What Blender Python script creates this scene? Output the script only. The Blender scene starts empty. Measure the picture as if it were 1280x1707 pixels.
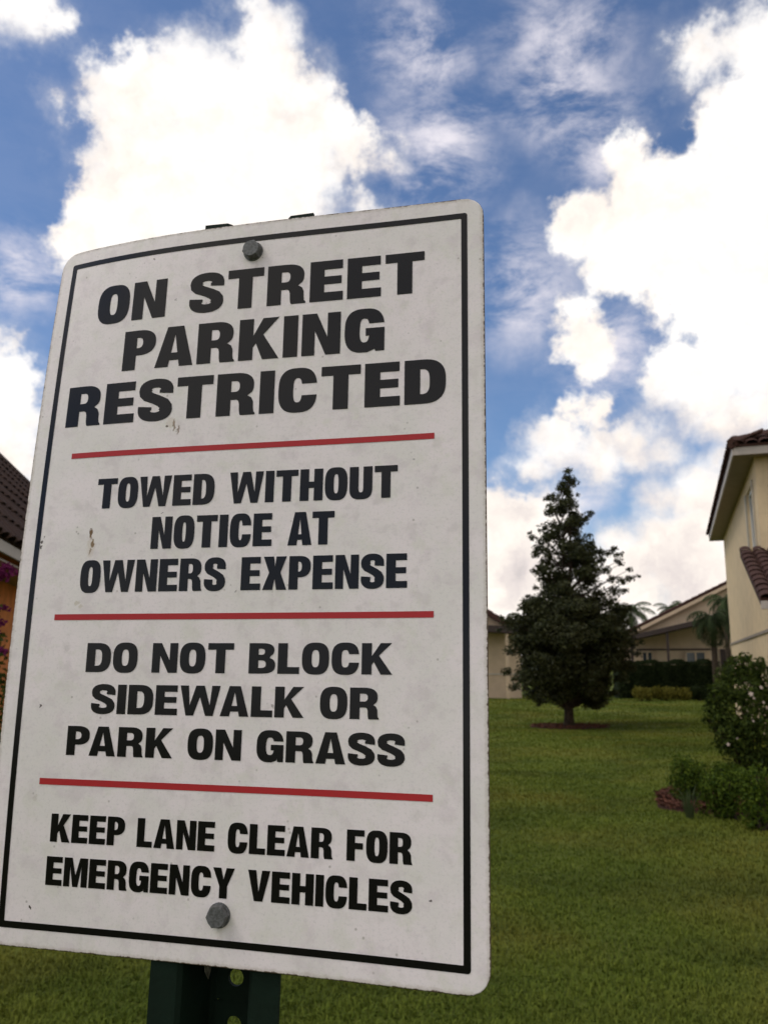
import bpy, bmesh, math, random
import numpy as np
from mathutils import Vector, Matrix, noise as mnoise
from mathutils.geometry import tessellate_polygon

random.seed(7)
rng = np.random.default_rng(11)
sc = bpy.context.scene
COL = sc.collection
R_ = math.radians

# ------------------------------------------------------------------ camera
FPX, CX, CY = 1400.0, 640.0, 853.5
EYE = 1.55
PITCH = math.atan((1108 - CY) / FPX)
cam_d = bpy.data.cameras.new('camera')
cam = bpy.data.objects.new('camera', cam_d)
COL.objects.link(cam)
cam.location = (0, 0, EYE)
cam.rotation_euler = (R_(90) + PITCH, 0, 0)
cam_d.sensor_fit = 'VERTICAL'
cam_d.sensor_height = 36
cam_d.sensor_width = 27
cam_d.lens = FPX / 1707 * 36
cam_d.clip_start = 0.02
cam_d.clip_end = 3000
cam_d.dof.use_dof = True
cam_d.dof.focus_distance = 0.52
cam_d.dof.aperture_fstop = 21.0
sc.camera = cam

SUN_EL, SUN_AZ = 52, -100        # azimuth clockwise from +Y (view direction)
SKY_STRENGTH = 0.10
sc.view_settings.view_transform = 'Standard'
sc.view_settings.look = 'None'
sc.view_settings.exposure = 0.07
sc.view_settings.gamma = 1.0
sc.view_settings.use_curve_mapping = False


def ray(px, py):
    xc, zc, yc = (px - CX) / FPX, -(py - CY) / FPX, 1.0
    c, s = math.cos(PITCH), math.sin(PITCH)
    return Vector((xc, yc * c - zc * s, yc * s + zc * c))


def hit(px, py, Y):
    r = ray(px, py)
    return Vector((r.x / r.y * Y, Y, EYE + r.z / r.y * Y))


def hitz(px, py, z):
    r = ray(px, py)
    t = (z - EYE) / r.z
    return Vector((r.x * t, r.y * t, z))


def srgb(r, g, b):
    def f(c):
        c /= 255
        return c / 12.92 if c <= .04045 else ((c + .055) / 1.055) ** 2.4
    return (f(r), f(g), f(b), 1)


# ------------------------------------------------------------------ world
world = bpy.data.worlds.new('World')
sc.world = world
world.use_nodes = True
wt = world.node_tree
wt.nodes.clear()
try:
    world.cycles.sampling_method = 'MANUAL'
    world.cycles.sample_map_resolution = 512
except Exception:
    pass


class NT:
    """small helper for building node graphs"""
    def __init__(s, t):
        s.t = t

    def n(s, kind, **kw):
        nd = s.t.nodes.new(kind)
        for k, v in kw.items():
            setattr(nd, k, v)
        return nd

    def _in(s, sock, v):
        if hasattr(v, 'is_linked') or isinstance(v, bpy.types.NodeSocket):
            s.t.links.new(v, sock)
        else:
            sock.default_value = v

    def math(s, op, a, b=None, c=None, clamp=False):
        nd = s.n('ShaderNodeMath', operation=op)
        nd.use_clamp = clamp
        s._in(nd.inputs[0], a)
        if b is not None: s._in(nd.inputs[1], b)
        if c is not None: s._in(nd.inputs[2], c)
        return nd.outputs[0]

    def vec(s, op, a, b=None, scale=None):
        nd = s.n('ShaderNodeVectorMath', operation=op)
        s._in(nd.inputs[0], a)
        if b is not None: s._in(nd.inputs[1], b)
        if scale is not None: s._in(nd.inputs['Scale'], scale)
        return nd.outputs['Value'] if op in ('DISTANCE', 'LENGTH', 'DOT_PRODUCT') else nd.outputs[0]

    def noise(s, v, scale, detail=4, rough=.5, dist=0, col=False):
        nd = s.n('ShaderNodeTexNoise')
        if v is not None: s._in(nd.inputs['Vector'], v)
        nd.inputs['Scale'].default_value = scale
        nd.inputs['Detail'].default_value = detail
        nd.inputs['Roughness'].default_value = rough
        nd.inputs['Distortion'].default_value = dist
        return nd.outputs['Color'] if col else nd.outputs['Fac']

    def ramp(s, v, a, b, smooth=True, lo=0.0, hi=1.0):
        nd = s.n('ShaderNodeMapRange')
        nd.interpolation_type = 'SMOOTHSTEP' if smooth else 'LINEAR'
        s._in(nd.inputs['Value'], v)
        s._in(nd.inputs['From Min'], a)
        s._in(nd.inputs['From Max'], b)
        nd.inputs['To Min'].default_value = lo
        nd.inputs['To Max'].default_value = hi
        return nd.outputs[0]

    def mix(s, f, a, b, mode='MIX'):
        nd = s.n('ShaderNodeMix', data_type='RGBA', blend_type=mode)
        s._in(nd.inputs[0], f)
        s._in(nd.inputs[6], a)
        s._in(nd.inputs[7], b)
        return nd.outputs[2]


W = NT(wt)
sky = W.n('ShaderNodeTexSky', sky_type='NISHITA')
sky.sun_disc = False
sky.sun_elevation = R_(SUN_EL)
sky.sun_rotation = R_(SUN_AZ)
sky.air_density = 1.0
sky.dust_density = 0.6
sky.ozone_density = 2.0
dirv = W.n('ShaderNodeTexCoord').outputs['Generated']
dirn = W.vec('NORMALIZE', dirv)
# warp the direction so that the cloud outlines break up
w1 = W.vec('SCALE', W.vec('SUBTRACT', W.noise(dirn, 7, 5, .62, col=True), (.5, .5, .5)), scale=.085)
w2 = W.vec('SCALE', W.vec('SUBTRACT', W.noise(dirn, 34, 5, .65, col=True), (.5, .5, .5)), scale=.03)
warp = W.vec('ADD', dirn, W.vec('ADD', w1, w2))

cumulus = [  # px, py, radius px
    (215, 165, 82), (300, 160, 75), (350, 170, 105), (425, 140, 84), (448, 66, 46), (500, 165, 56), (170, 345, 68), (255, 320, 120),
    (400, 300, 140), (520, 255, 84), (586, 250, 48), (190, 425, 95), (350, 420, 110), (480, 340, 85), (620, 352, 34), (645, 262, 14),
    (103, 147, 9), (120, 140, 6),
    (62, -12, 68), (104, 32, 34), (15, -30, 80),
    (12, 625, 62), (-10, 700, 90), (22, 570, 32), (-30, 780, 110),
    (1165, 85, 48), (1275, 70, 80), (1255, 190, 125), (1110, 320, 112), (1040, 240, 38), (965, 368, 62), (1060, 410, 100), (1200, 400, 190),
    (1160, 520, 80), (1270, 570, 120), (1260, 670, 70),
    (1120, 625, 58), (1190, 650, 72), (1215, 690, 55),
    (955, 505, 42), (965, 570, 38), (985, 600, 30),
    (965, 690, 36), (1005, 690, 26), (935, 745, 52), (1000, 758, 52), (1062, 745, 52), (1112, 755, 32), (900, 785, 30),
    (850, 885, 72), (815, 905, 90), (905, 880, 60), (880, 940, 80),
    (1055, 955, 75), (1115, 925, 80), (1170, 825, 58), (1205, 775, 38), (1022, 905, 32), (1100, 835, 34), (1170, 930, 100),
    (930, 1010, 90), (1040, 1020, 90), (1180, 1040, 100), (820, 1030, 110), (1270, 900, 160),
]


def blobs(lst, k=.12):
    acc = None
    for (x, y, r) in lst:
        r = max(r - 7, 5)
        c = ray(x, y).normalized()
        rr = (ray(x + r * .7, y - r * .7).normalized() - ray(x, y).normalized()).length
        d = W.vec('DISTANCE', warp, tuple(c))
        v = W.math('MULTIPLY_ADD', d, -14.0, rr * 14)
        acc = v if acc is None else W.math('SMOOTH_MAX', acc, v, k)
    return acc


core = blobs(cumulus)
fine = W.noise(dirn, 16, 8, .62)
fine2 = W.noise(dirn, 5.0, 7, .6)
# open sky away from the view: same kind of broken cumulus
axis = ray(640, 700).normalized()
away = W.ramp(W.vec('DOT_PRODUCT', dirn, tuple(axis)), .76, .62)
gen = W.math('MULTIPLY_ADD', W.math('SUBTRACT', W.noise(warp, 3.1, 8, .55), .47), 6.0, 0.0)
gen = W.math('MULTIPLY_ADD', away, 3.0, W.math('ADD', gen, -3.0))
dens = W.math('MAXIMUM', core, gen)
densn = W.math('MULTIPLY_ADD', W.math('SUBTRACT', fine, .5), 1.1, dens)
soft = W.ramp(W.noise(dirn, 3.3, 3, .5), .42, .58)
alpha = W.math('MULTIPLY_ADD', soft, W.math('SUBTRACT', W.ramp(densn, -.42, .38), W.ramp(densn, -.16, .10)), W.ramp(densn, -.16, .10))
# thin streaky veil between the puffs
veilv = W.vec('MULTIPLY', dirn, (6, 6, 13))
veil = W.noise(veilv, 1.6, 9, .66, .25)
vb = None
for (x, y, r) in [(720, 250, 150), (930, 120, 190), (870, 480, 150), (40, 450, 110), (1000, 220, 120), (1010, 590, 120), (700, 80, 130), (930, 820, 120)]:
    c = ray(x, y).normalized()
    rr = (ray(x + r, y).normalized() - c).length
    v = W.ramp(W.vec('DISTANCE', warp, tuple(c)), rr, 0.0)
    vb = v if vb is None else W.math('MAXIMUM', vb, v)
veila = W.math('MULTIPLY', W.ramp(veil, .34, .66), W.math('MULTIPLY_ADD', vb, .95, .04))
# relief: brighter towards the top of each puff, soft grey-mauve undersides
up = W.vec('ADD', warp, (-.004, 0, .022))
n_a = W.noise(warp, 9, 6, .55)
n_b = W.noise(up, 9, 6, .55)
relief = W.math('MULTIPLY', W.math('SUBTRACT', n_a, n_b), 1.6)
sepz = W.n('ShaderNodeSeparateXYZ')
wt.links.new(dirn, sepz.inputs[0])
lowshade = W.ramp(sepz.outputs['Z'], .46, .06, lo=0, hi=.25)
thick = W.ramp(dens, 0.1, 1.6, lo=0.0, hi=1.0)
shade = W.math('ADD', relief, W.math('MULTIPLY_ADD', fine2, .5, -.30))
shade = W.math('ADD', shade, W.math('MULTIPLY', lowshade, W.math('SUBTRACT', 1.25, W.noise(warp, 6, 3, .5))))
# grey bellies of particular clouds
for (x, y, r, a) in [(1090, 800, 70, .25), (1230, 720, 60, .35), (1130, 965, 100, .35), (860, 955, 60, .30), (1240, 750, 60, .3), (1000, 800, 50, .15)]:
    c = ray(x, y).normalized()
    rr = (ray(x + r, y).normalized() - c).length
    shade = W.math('ADD', shade, W.ramp(W.vec('DISTANCE', warp, tuple(c)), rr, 0.0, hi=a))
ccol = W.n('ShaderNodeValToRGB')
wt.links.new(W.math('ADD', shade, .09), ccol.inputs[0])
cr = ccol.color_ramp
cr.elements[0].position = 0.0; cr.elements[0].color = (11.0, 10.6, 10.2, 1)
cr.elements[1].position = .85; cr.elements[1].color = (4.6, 4.3, 4.5, 1)
e = cr.elements.new(.25); e.color = (10.3, 9.4, 8.6, 1)
e = cr.elements.new(.5); e.color = (8.2, 7.4, 7.1, 1)
skyc = W.mix(1.0, sky.outputs[0], (.92, 1.03, 1.19, 1), 'MULTIPLY')
c1 = W.mix(veila, skyc, (8.6, 8.2, 8.8, 1))
c2 = W.mix(alpha, c1, ccol.outputs[0])
bg = W.n('ShaderNodeBackground')
wt.links.new(c2, bg.inputs[0])
bg.inputs[1].default_value = SKY_STRENGTH
wo = W.n('ShaderNodeOutputWorld')
wt.links.new(bg.outputs[0], wo.inputs[0])

sun_d = bpy.data.lights.new('sun', 'SUN')
sun_d.energy = 1.0
sun_d.angle = R_(18)
sun_d.color = (1, .95, .87)
sun = bpy.data.objects.new('sun', sun_d)
COL.objects.link(sun)
az, el = R_(SUN_AZ), R_(SUN_EL)
tosun = Vector((math.sin(az) * math.cos(el), math.cos(az) * math.cos(el), math.sin(el)))
sun.rotation_euler = tosun.to_track_quat('Z', 'Y').to_euler()
sun.location = (0, 0, 30)


# ------------------------------------------------------------------ object helpers
def wloc(o):
    v = Vector((0, 0, 0))
    while o is not None:
        v += o.location
        o = o.parent
    return v


def thing(name, label, cat, loc=(0, 0, 0), group=None):
    o = bpy.data.objects.new(name, None)
    COL.objects.link(o)
    o.location = loc
    o.empty_display_size = .2
    o['label'] = label
    o['category'] = cat
    if group: o['group'] = group
    return o


def finish(name, me, mat, parent=None, kind=None, label=None, smooth=False):
    o = bpy.data.objects.new(name, me)
    COL.objects.link(o)
    if parent is not None: o.parent = parent
    if mat is not None and not me.materials: me.materials.append(mat)
    if smooth:
        me.polygons.foreach_set('use_smooth', [True] * len(me.polygons))
    if kind: o['kind'] = kind
    if label: o['label'] = label
    return o


def mesh_obj(name, verts, faces, mat, parent=None, **kw):
    """verts in world coordinates"""
    off = wloc(parent) if parent is not None else Vector((0, 0, 0))
    me = bpy.data.meshes.new(name)
    me.from_pydata([(v[0] - off.x, v[1] - off.y, v[2] - off.z) for v in verts], [], faces)
    me.update()
    return finish(name, me, mat, parent, **kw)


def np_mesh(name, V, F, mat, parent=None, var=None, **kw):
    """fast: V (n,3), F (m,k) equal-size polygons, var per face value stored as attribute"""
    off = wloc(parent) if parent is not None else Vector((0, 0, 0))
    V = np.asarray(V, np.float32) - np.array(off, np.float32)
    F = np.asarray(F, np.int32)
    m, k = F.shape
    me = bpy.data.meshes.new(name)
    me.vertices.add(len(V)); me.loops.add(m * k); me.polygons.add(m)
    me.vertices.foreach_set('co', V.ravel())
    me.loops.foreach_set('vertex_index', F.ravel())
    me.polygons.foreach_set('loop_start', np.arange(0, m * k, k, dtype=np.int32))
    me.update(calc_edges=True)
    if var is not None:
        a = me.attributes.new('var', 'FLOAT', 'FACE')
        a.data.foreach_set('value', np.asarray(var, np.float32))
    return finish(name, me, mat, parent, **kw)


class MB:
    """collects simple solids in world space"""
    def __init__(s):
        s.v = []; s.f = []

    def poly(s, pts):
        b = len(s.v)
        s.v += [tuple(p) for p in pts]
        s.f.append(list(range(b, b + len(pts))))

    def prism(s, pts, ext):
        """closed solid: polygon pts extruded by vector ext"""
        n = len(pts); b = len(s.v)
        ext = Vector(ext)
        s.v += [tuple(p) for p in pts] + [tuple(Vector(p) + ext) for p in pts]
        s.f.append(list(range(b, b + n))[::-1])
        s.f.append(list(range(b + n, b + 2 * n)))
        for i in range(n):
            j = (i + 1) % n
            s.f.append([b + i, b + j, b + n + j, b + n + i])
        return s

    def box(s, o, ax, ay, az):
        """o corner, three edge vectors"""
        o = Vector(o); ax = Vector(ax); ay = Vector(ay)
        return s.prism([o, o + ax, o + ax + ay, o + ay], az)

    def tube(s, pts, rad, n=6, cap=True):
        b0 = len(s.v)
        pts = [Vector(p) for p in pts]
        for i, p in enumerate(pts):
            t = (pts[min(i + 1, len(pts) - 1)] - pts[max(i - 1, 0)]).normalized()
            a = t.orthogonal().normalized() if i == 0 else (a - t * a.dot(t)).normalized()
            c = t.cross(a)
            r = rad[i] if hasattr(rad, '__len__') else rad
            for k in range(n):
                th = 2 * math.pi * k / n
                s.v.append(tuple(p + (a * math.cos(th) + c * math.sin(th)) * r))
        for i in range(len(pts) - 1):
            for k in range(n):
                k2 = (k + 1) % n
                s.f.append([b0 + i * n + k, b0 + i * n + k2, b0 + (i + 1) * n + k2, b0 + (i + 1) * n + k])
        if cap:
            s.f.append([b0 + k for k in range(n)][::-1])
            s.f.append([b0 + (len(pts) - 1) * n + k for k in range(n)])
        return s

    def build(s, name, mat, parent=None, **kw):
        o = mesh_obj(name, s.v, s.f, mat, parent, **kw)
        bm = bmesh.new(); bm.from_mesh(o.data)
        bmesh.ops.recalc_face_normals(bm, faces=bm.faces)
        bm.to_mesh(o.data); bm.free()
        return o


# ------------------------------------------------------------------ materials
def mat(name, col, rough=.8, noise=None, bump=None, spec=.25, metal=0.0, coat=0.0):
    """noise: (scale, amount, [second colour]) in object/world position"""
    m = bpy.data.materials.new(name)
    m.use_nodes = True
    t = NT(m.node_tree)
    b = m.node_tree.nodes['Principled BSDF']
    b.inputs['Roughness'].default_value = rough
    b.inputs['Specular IOR Level'].default_value = spec
    b.inputs['Metallic'].default_value = metal
    b.inputs['Coat Weight'].default_value = coat
    b.inputs['Base Color'].default_value = (*col, 1)
    pos = t.n('ShaderNodeNewGeometry').outputs['Position']
    if noise:
        sc_, amt = noise[0], noise[1]
        c2 = noise[2] if len(noise) > 2 else tuple(c * (1 - amt) for c in col)
        f = t.ramp(t.noise(pos, sc_, 6, .6), .35, .65)
        f = t.math('MULTIPLY', f, amt if len(noise) > 2 else 1.0)
        m.node_tree.links.new(t.mix(f, (*col, 1), (*c2, 1)), b.inputs['Base Color'])
    if bump:
        bp = t.n('ShaderNodeBump')
        bp.inputs['Strength'].default_value = bump[1]
        bp.inputs['Distance'].default_value = bump[2] if len(bump) > 2 else .01
        m.node_tree.links.new(t.noise(pos, bump[0], 6, .6), bp.inputs['Height'])
        m.node_tree.links.new(bp.outputs[0], b.inputs['Normal'])
    return m


def leaf_mat(name, c_dark, c_light, rough=.6, trans=.25, patch=None, spec=.15):
    m = bpy.data.materials.new(name)
    m.use_nodes = True
    nt = m.node_tree
    t = NT(nt)
    b = nt.nodes['Principled BSDF']
    at = t.n('ShaderNodeAttribute', attribute_name='var')
    col = t.mix(at.outputs['Fac'], (*c_dark, 1), (*c_light, 1))
    pos = t.n('ShaderNodeNewGeometry').outputs['Position']
    if patch:
        f = t.ramp(t.noise(pos, patch[0], 4, .55), .42, .68)
        col = t.mix(t.math('MULTIPLY', f, patch[1]), col, (*patch[2], 1))
        if name == 'grass_blades':      # lusher, darker patches of turf
            col = t.mix(t.ramp(t.noise(t.vec('MULTIPLY', pos, (.5, 1, 1)), .9, 3, .55), .42, .62, hi=.42), col, (.040, .066, .012, 1))
    nt.links.new(col, b.inputs['Base Color'])
    b.inputs['Roughness'].default_value = rough
    b.inputs['Specular IOR Level'].default_value = spec
    tr = t.n('ShaderNodeBsdfTranslucent')
    nt.links.new(col, tr.inputs[0])
    mx = t.n('ShaderNodeMixShader')
    mx.inputs[0].default_value = trans
    nt.links.new(b.outputs[0], mx.inputs[1]); nt.links.new(tr.outputs[0], mx.inputs[2])
    out = [n for n in nt.nodes if n.type == 'OUTPUT_MATERIAL'][0]
    nt.links.new(mx.outputs[0], out.inputs[0])
    return m


M = {}
M['stucco'] = mat('stucco_ochre', (.69, .53, .33), .9, (3, .12), (160, .35, .004))
M['stucco_pink'] = mat('stucco_tan', (.58, .44, .30), .9, (2, .12), (120, .3, .004))
M['stucco_orange'] = mat('stucco_orange', (.64, .215, .06), .9, (5, .3), (140, .4, .004))
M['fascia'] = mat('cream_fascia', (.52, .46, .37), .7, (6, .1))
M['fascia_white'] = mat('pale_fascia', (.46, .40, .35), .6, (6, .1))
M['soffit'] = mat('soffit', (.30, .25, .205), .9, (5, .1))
M['tile_red'] = mat('roof_tile_red', (.068, .031, .022), .9, (9, .6, (.05, .025, .022)), (60, .5, .01))
M['tile_brown'] = mat('roof_tile_brown', (.052, .026, .016), .9, (7, .6, (.030, .017, .012)), (60, .5, .01))
M['dark_trim'] = mat('dark_bronze', (.05, .035, .03), .6)
M['glass'] = mat('window_glass', (.05, .06, .07), .12, spec=.8)
M['white'] = mat('white_frame', (.72, .70, .66), .5)
M['bark'] = mat('bark', (.07, .05, .035), .95, (20, .5), (50, .8, .02))
M['mulch'] = mat('mulch', (.085, .030, .018), .95, (35, .6, (.035, .017, .012)), (80, 1, .03))
M['chip'] = mat('mulch_chip', (.13, .048, .028), .9, (25, .7, (.05, .025, .018)))
M['soil'] = mat('soil', (.05, .04, .025), .95, (20, .5))

# ------------------------------------------------------------------ lawn
GRASS_D, GRASS_L, GRASS_Y = (.090, .128, .018), (.172, .206, .030), (.225, .185, .038)


def lawn_material():
    m = bpy.data.materials.new('lawn')
    m.use_nodes = True
    nt = m.node_tree
    t = NT(nt)
    b = nt.nodes['Principled BSDF']
    pos = t.n('ShaderNodeNewGeometry').outputs['Position']
    f1 = t.ramp(t.noise(pos, .55, 5, .6, .6), .35, .68)
    f2 = t.ramp(t.noise(pos, 9, 6, .7), .3, .7)
    f3 = t.ramp(t.noise(pos, 70, 4, .7), .3, .7)
    col = t.mix(t.math('MULTIPLY_ADD', f2, .5, t.math('MULTIPLY', f3, .5)), (*[c * .95 for c in GRASS_D], 1), (*GRASS_L, 1))
    col = t.mix(t.math('MULTIPLY', f1, .30), col, (*GRASS_Y, 1))
    col = t.mix(t.ramp(t.noise(t.vec('MULTIPLY', pos, (.5, 1, 1)), .9, 3, .55), .42, .62, hi=.42), col, (.040, .066, .012, 1))
    nt.links.new(col, b.inputs['Base Color'])
    b.inputs['Roughness'].default_value = .95
    b.inputs['Specular IOR Level'].default_value = .15
    bp = t.n('ShaderNodeBump')
    bp.inputs['Strength'].default_value = .8
    bp.inputs['Distance'].default_value = .04
    nt.links.new(t.math('ADD', t.noise(pos, 45, 6, .75), t.noise(pos, 3, 3, .5)), bp.inputs['Height'])
    nt.links.new(bp.outputs[0], b.inputs['Normal'])
    return m


def ground_z(x, y):
    """gentle swells, never under the buildings' feet"""
    return .05 * math.sin(x * .35 + 1.3) * math.sin(y * .28 + .4) + .03 * math.sin(x * .9 + y * .6)


NX, NY = 90, 110
gx = np.concatenate([np.linspace(-900, -32, 8), np.linspace(-30, 34, NX), np.linspace(36, 900, 8)])
gy = np.concatenate([np.linspace(-400, -5, 6), np.linspace(-4, 60, NY), np.linspace(62, 1500, 10)])
V = [(x, y, ground_z(x, y) if (-31 < x < 35 and -5 < y < 61) else 0) for y in gy for x in gx]
nx = len(gx)
F = [(j * nx + i, j * nx + i + 1, (j + 1) * nx + i + 1, (j + 1) * nx + i) for j in range(len(gy) - 1) for i in range(nx - 1)]
mesh_obj('lawn', V, F, lawn_material(), kind='structure', smooth=True)

# mulch beds first (their outline keeps the grass away)
BEDS = []


def blob_poly(cx, cy, rx, ry, seed, n=40, rot=0):
    r = random.Random(seed)
    ph = [r.uniform(0, 6.28) for _ in range(4)]
    out = []
    for i in range(n):
        a = 2 * math.pi * i / n
        k = 1 + .07 * math.sin(3 * a + ph[0]) + .05 * math.sin(5 * a + ph[1]) + .03 * math.sin(9 * a + ph[2])
        x, y = rx * k * math.cos(a), ry * k * math.sin(a)
        out.append((cx + x * math.cos(rot) - y * math.sin(rot), cy + x * math.sin(rot) + y * math.cos(rot)))
    return out


def inside(px, py, poly):
    px = np.asarray(px); py = np.asarray(py)
    res = np.zeros(px.shape, bool)
    n = len(poly)
    for i in range(n):
        x1, y1 = poly[i]; x2, y2 = poly[(i + 1) % n]
        c = ((y1 > py) != (y2 > py)) & (px < (x2 - x1) * (py - y1) / (y2 - y1 + 1e-12) + x1)
        res ^= c
    return res


def mulch_bed(name, poly, nchip, seed):
    cxm = sum(p[0] for p in poly) / len(poly); cym = sum(p[1] for p in poly) / len(poly)
    V = [(cxm, cym, ground_z(cxm, cym) + .05)]
    rings = [.5, .85, 1.0]
    for k, s in enumerate(rings):
        for (x, y) in poly:
            X = cxm + (x - cxm) * s; Y = cym + (y - cym) * s
            V.append((X, Y, ground_z(X, Y) + (.05, .035, .004)[k]))
    n = len(poly)
    F = [(0, 1 + i, 1 + (i + 1) % n) for i in range(n)]
    for k in range(2):
        a, b_ = 1 + k * n, 1 + (k + 1) * n
        F += [(a + i, b_ + i, b_ + (i + 1) % n, a + (i + 1) % n) for i in range(n)]
    o = mesh_obj(name, V, F, M['mulch'], kind='structure', smooth=True)
    # loose chips of bark
    r = np.random.default_rng(seed)
    xs = r.uniform(min(p[0] for p in poly), max(p[0] for p in poly), nchip * 3)
    ys = r.uniform(min(p[1] for p in poly), max(p[1] for p in poly), nchip * 3)
    k = inside(xs, ys, poly)
    xs, ys = xs[k][:nchip], ys[k][:nchip]
    n = len(xs)
    zs = np.array([ground_z(a, b_) for a, b_ in zip(xs, ys)]) + .045 + r.uniform(0, .02, n)
    C = np.stack([xs, ys, zs], 1)
    a = r.normal(size=(n, 3)); a[:, 2] *= .35; a /= np.linalg.norm(a, axis=1)[:, None]
    b_ = np.cross(a, r.normal(size=(n, 3))); b_ /= np.linalg.norm(b_, axis=1)[:, None]
    la = r.uniform(.02, .05, (n, 1)); lb = r.uniform(.006, .014, (n, 1))
    VV = np.stack([C - a * la - b_ * lb, C + a * la - b_ * lb, C + a * la + b_ * lb, C - a * la + b_ * lb], 1).reshape(-1, 3)
    FF = np.arange(n * 4).reshape(-1, 4)
    co = np_mesh('mulch_chips', VV, FF, M['chip'], kind='stuff')
    co['label'] = 'loose reddish bark chips scattered over the ' + name.replace('_', ' ')
    co['category'] = 'mulch'
    BEDS.append(poly)
    return o


tree_foot = hitz(948, 1211, 0)
mulch_bed('mulch_ring', blob_poly(tree_foot.x - .05, tree_foot.y, 1.0, .75, 3), 900, 5)
bed_c = hitz(1235, 1345, 0)
mulch_bed('mulch_bed', blob_poly(bed_c.x + 1.36, bed_c.y + .74, 2.6, 1.45, 8, rot=R_(35)), 9000, 6)


def grass():
    m = leaf_mat('grass_blades', GRASS_D, GRASS_L, rough=.6, trans=.3, patch=(.55, .55, GRASS_Y), spec=.06)
    parts_V, parts_v = [], []
    ys = np.linspace(2.6, 44, 700)
    dy = ys[1] - ys[0]
    for y in ys:
        half = y * .52 + 1.6
        dens = 6800 * (4 / max(y, 4)) ** 1.75
        n = int(dens * 2 * half * dy)
        X = rng.uniform(-half, half, n); Y = y + rng.uniform(-dy / 2, dy / 2, n)
        parts_V.append(np.stack([X, Y], 1))
    P = np.concatenate(parts_V)
    # keep a patchy growth
    keep = np.ones(len(P), bool)
    for bd in BEDS:
        keep &= ~inside(P[:, 0], P[:, 1], bd)
    P = P[keep]
    n = len(P)
    x, y = P[:, 0], P[:, 1]
    z = .05 * np.sin(x * .35 + 1.3) * np.sin(y * .28 + .4) + .03 * np.sin(x * .9 + y * .6)
    clump = np.sin(x * 13 + 2 * np.sin(y * 7)) * np.sin(y * 11 + 2 * np.sin(x * 9))
    h = rng.uniform(.018, .040, n) * (1 + .28 * clump) * (1 + .012 * y)
    w = rng.uniform(.0022, .0040, n) * (.75 + .13 * y)
    a = rng.uniform(0, 2 * np.pi, n)
    lean = rng.uniform(.15, 1.1, n)
    d = np.stack([np.cos(a), np.sin(a), 0 * a], 1)
    s = np.stack([-np.sin(a), np.cos(a), 0 * a], 1)
    up = np.array([[0, 0, 1.]])
    B = np.stack([x, y, z - .004], 1)
    hh = h[:, None]; ww = w[:, None]; ll = lean[:, None]
    mid = B + up * hh * .62 + d * hh * ll * .35
    tip = B + up * hh * (1.05 - .35 * ll) + d * hh * ll * 1.0
    VV = np.stack([B - s * ww, B + s * ww, mid + s * ww * .8, mid - s * ww * .8, tip], 1).reshape(-1, 3)
    i = np.arange(n)[:, None] * 5
    T = np.concatenate([i + [0, 1, 2], i + [0, 2, 3], i + [3, 2, 4]], 1).reshape(-1, 3)
    var = np.repeat(np.clip(rng.beta(2, 2, n) + .15 * clump, 0, 1), 3)
    o = np_mesh('grass', VV, T, m, var=var, kind='stuff')
    o['label'] = 'short mown green grass covering the whole lawn'
    o['category'] = 'grass'
    print('grass blades', n)


grass()


# ------------------------------------------------------------------ foliage
def leaves(name, centres, outward, size, aspect, material, parent, r, jitter=.9, fold=.35, up=.25, droop=0.0, **kw):
    """one mesh of folded leaf diamonds; centres (n,3), outward (n,3)"""
    n = len(centres)
    nrm = outward + r.normal(size=(n, 3)) * jitter
    nrm[:, 2] += up
    nrm /= np.linalg.norm(nrm, axis=1)[:, None] + 1e-9
    a = r.normal(size=(n, 3)); a[:, 2] -= droop
    a -= nrm * (a * nrm).sum(1)[:, None]
    a /= np.linalg.norm(a, axis=1)[:, None] + 1e-9
    b = np.cross(nrm, a)
    s = (size * r.uniform(.6, 1.3, n))[:, None]
    w = s * aspect
    base = centres - a * s * .5
    tip = centres + a * s * .5 - nrm * s * .12
    l = centres - b * w * .5 + nrm * w * fold
    rr = centres + b * w * .5 + nrm * w * fold
    VV = np.stack([base, l, tip, rr], 1).reshape(-1, 3)
    i = np.arange(n)[:, None] * 4
    T = np.concatenate([i + [0, 2, 1], i + [0, 3, 2]], 1).reshape(-1, 3)
    var = np.repeat(r.beta(1.6, 2.4, n), 2)
    return np_mesh(name, VV, T, material, parent, var=var, **kw)


def ellipsoid_pts(clumps, per_area, r, shell=.35):
    """points in the outer layer of each ellipsoid clump (cx,cy,cz,rx,ry,rz)"""
    P, N = [], []
    for (cx, cy, cz, rx, ry, rz) in clumps:
        n = max(8, int(per_area * (rx * ry * rz) ** (2 / 3) * 12.6))
        d = r.normal(size=(n, 3)); d /= np.linalg.norm(d, axis=1)[:, None]
        k = 1 - shell * r.random(n) ** 1.3 + r.normal(size=n) * .05
        P.append(np.array([cx, cy, cz]) + d * np.array([rx, ry, rz]) * k[:, None])
        N.append(d)
    return np.concatenate(P), np.concatenate(N)


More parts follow.
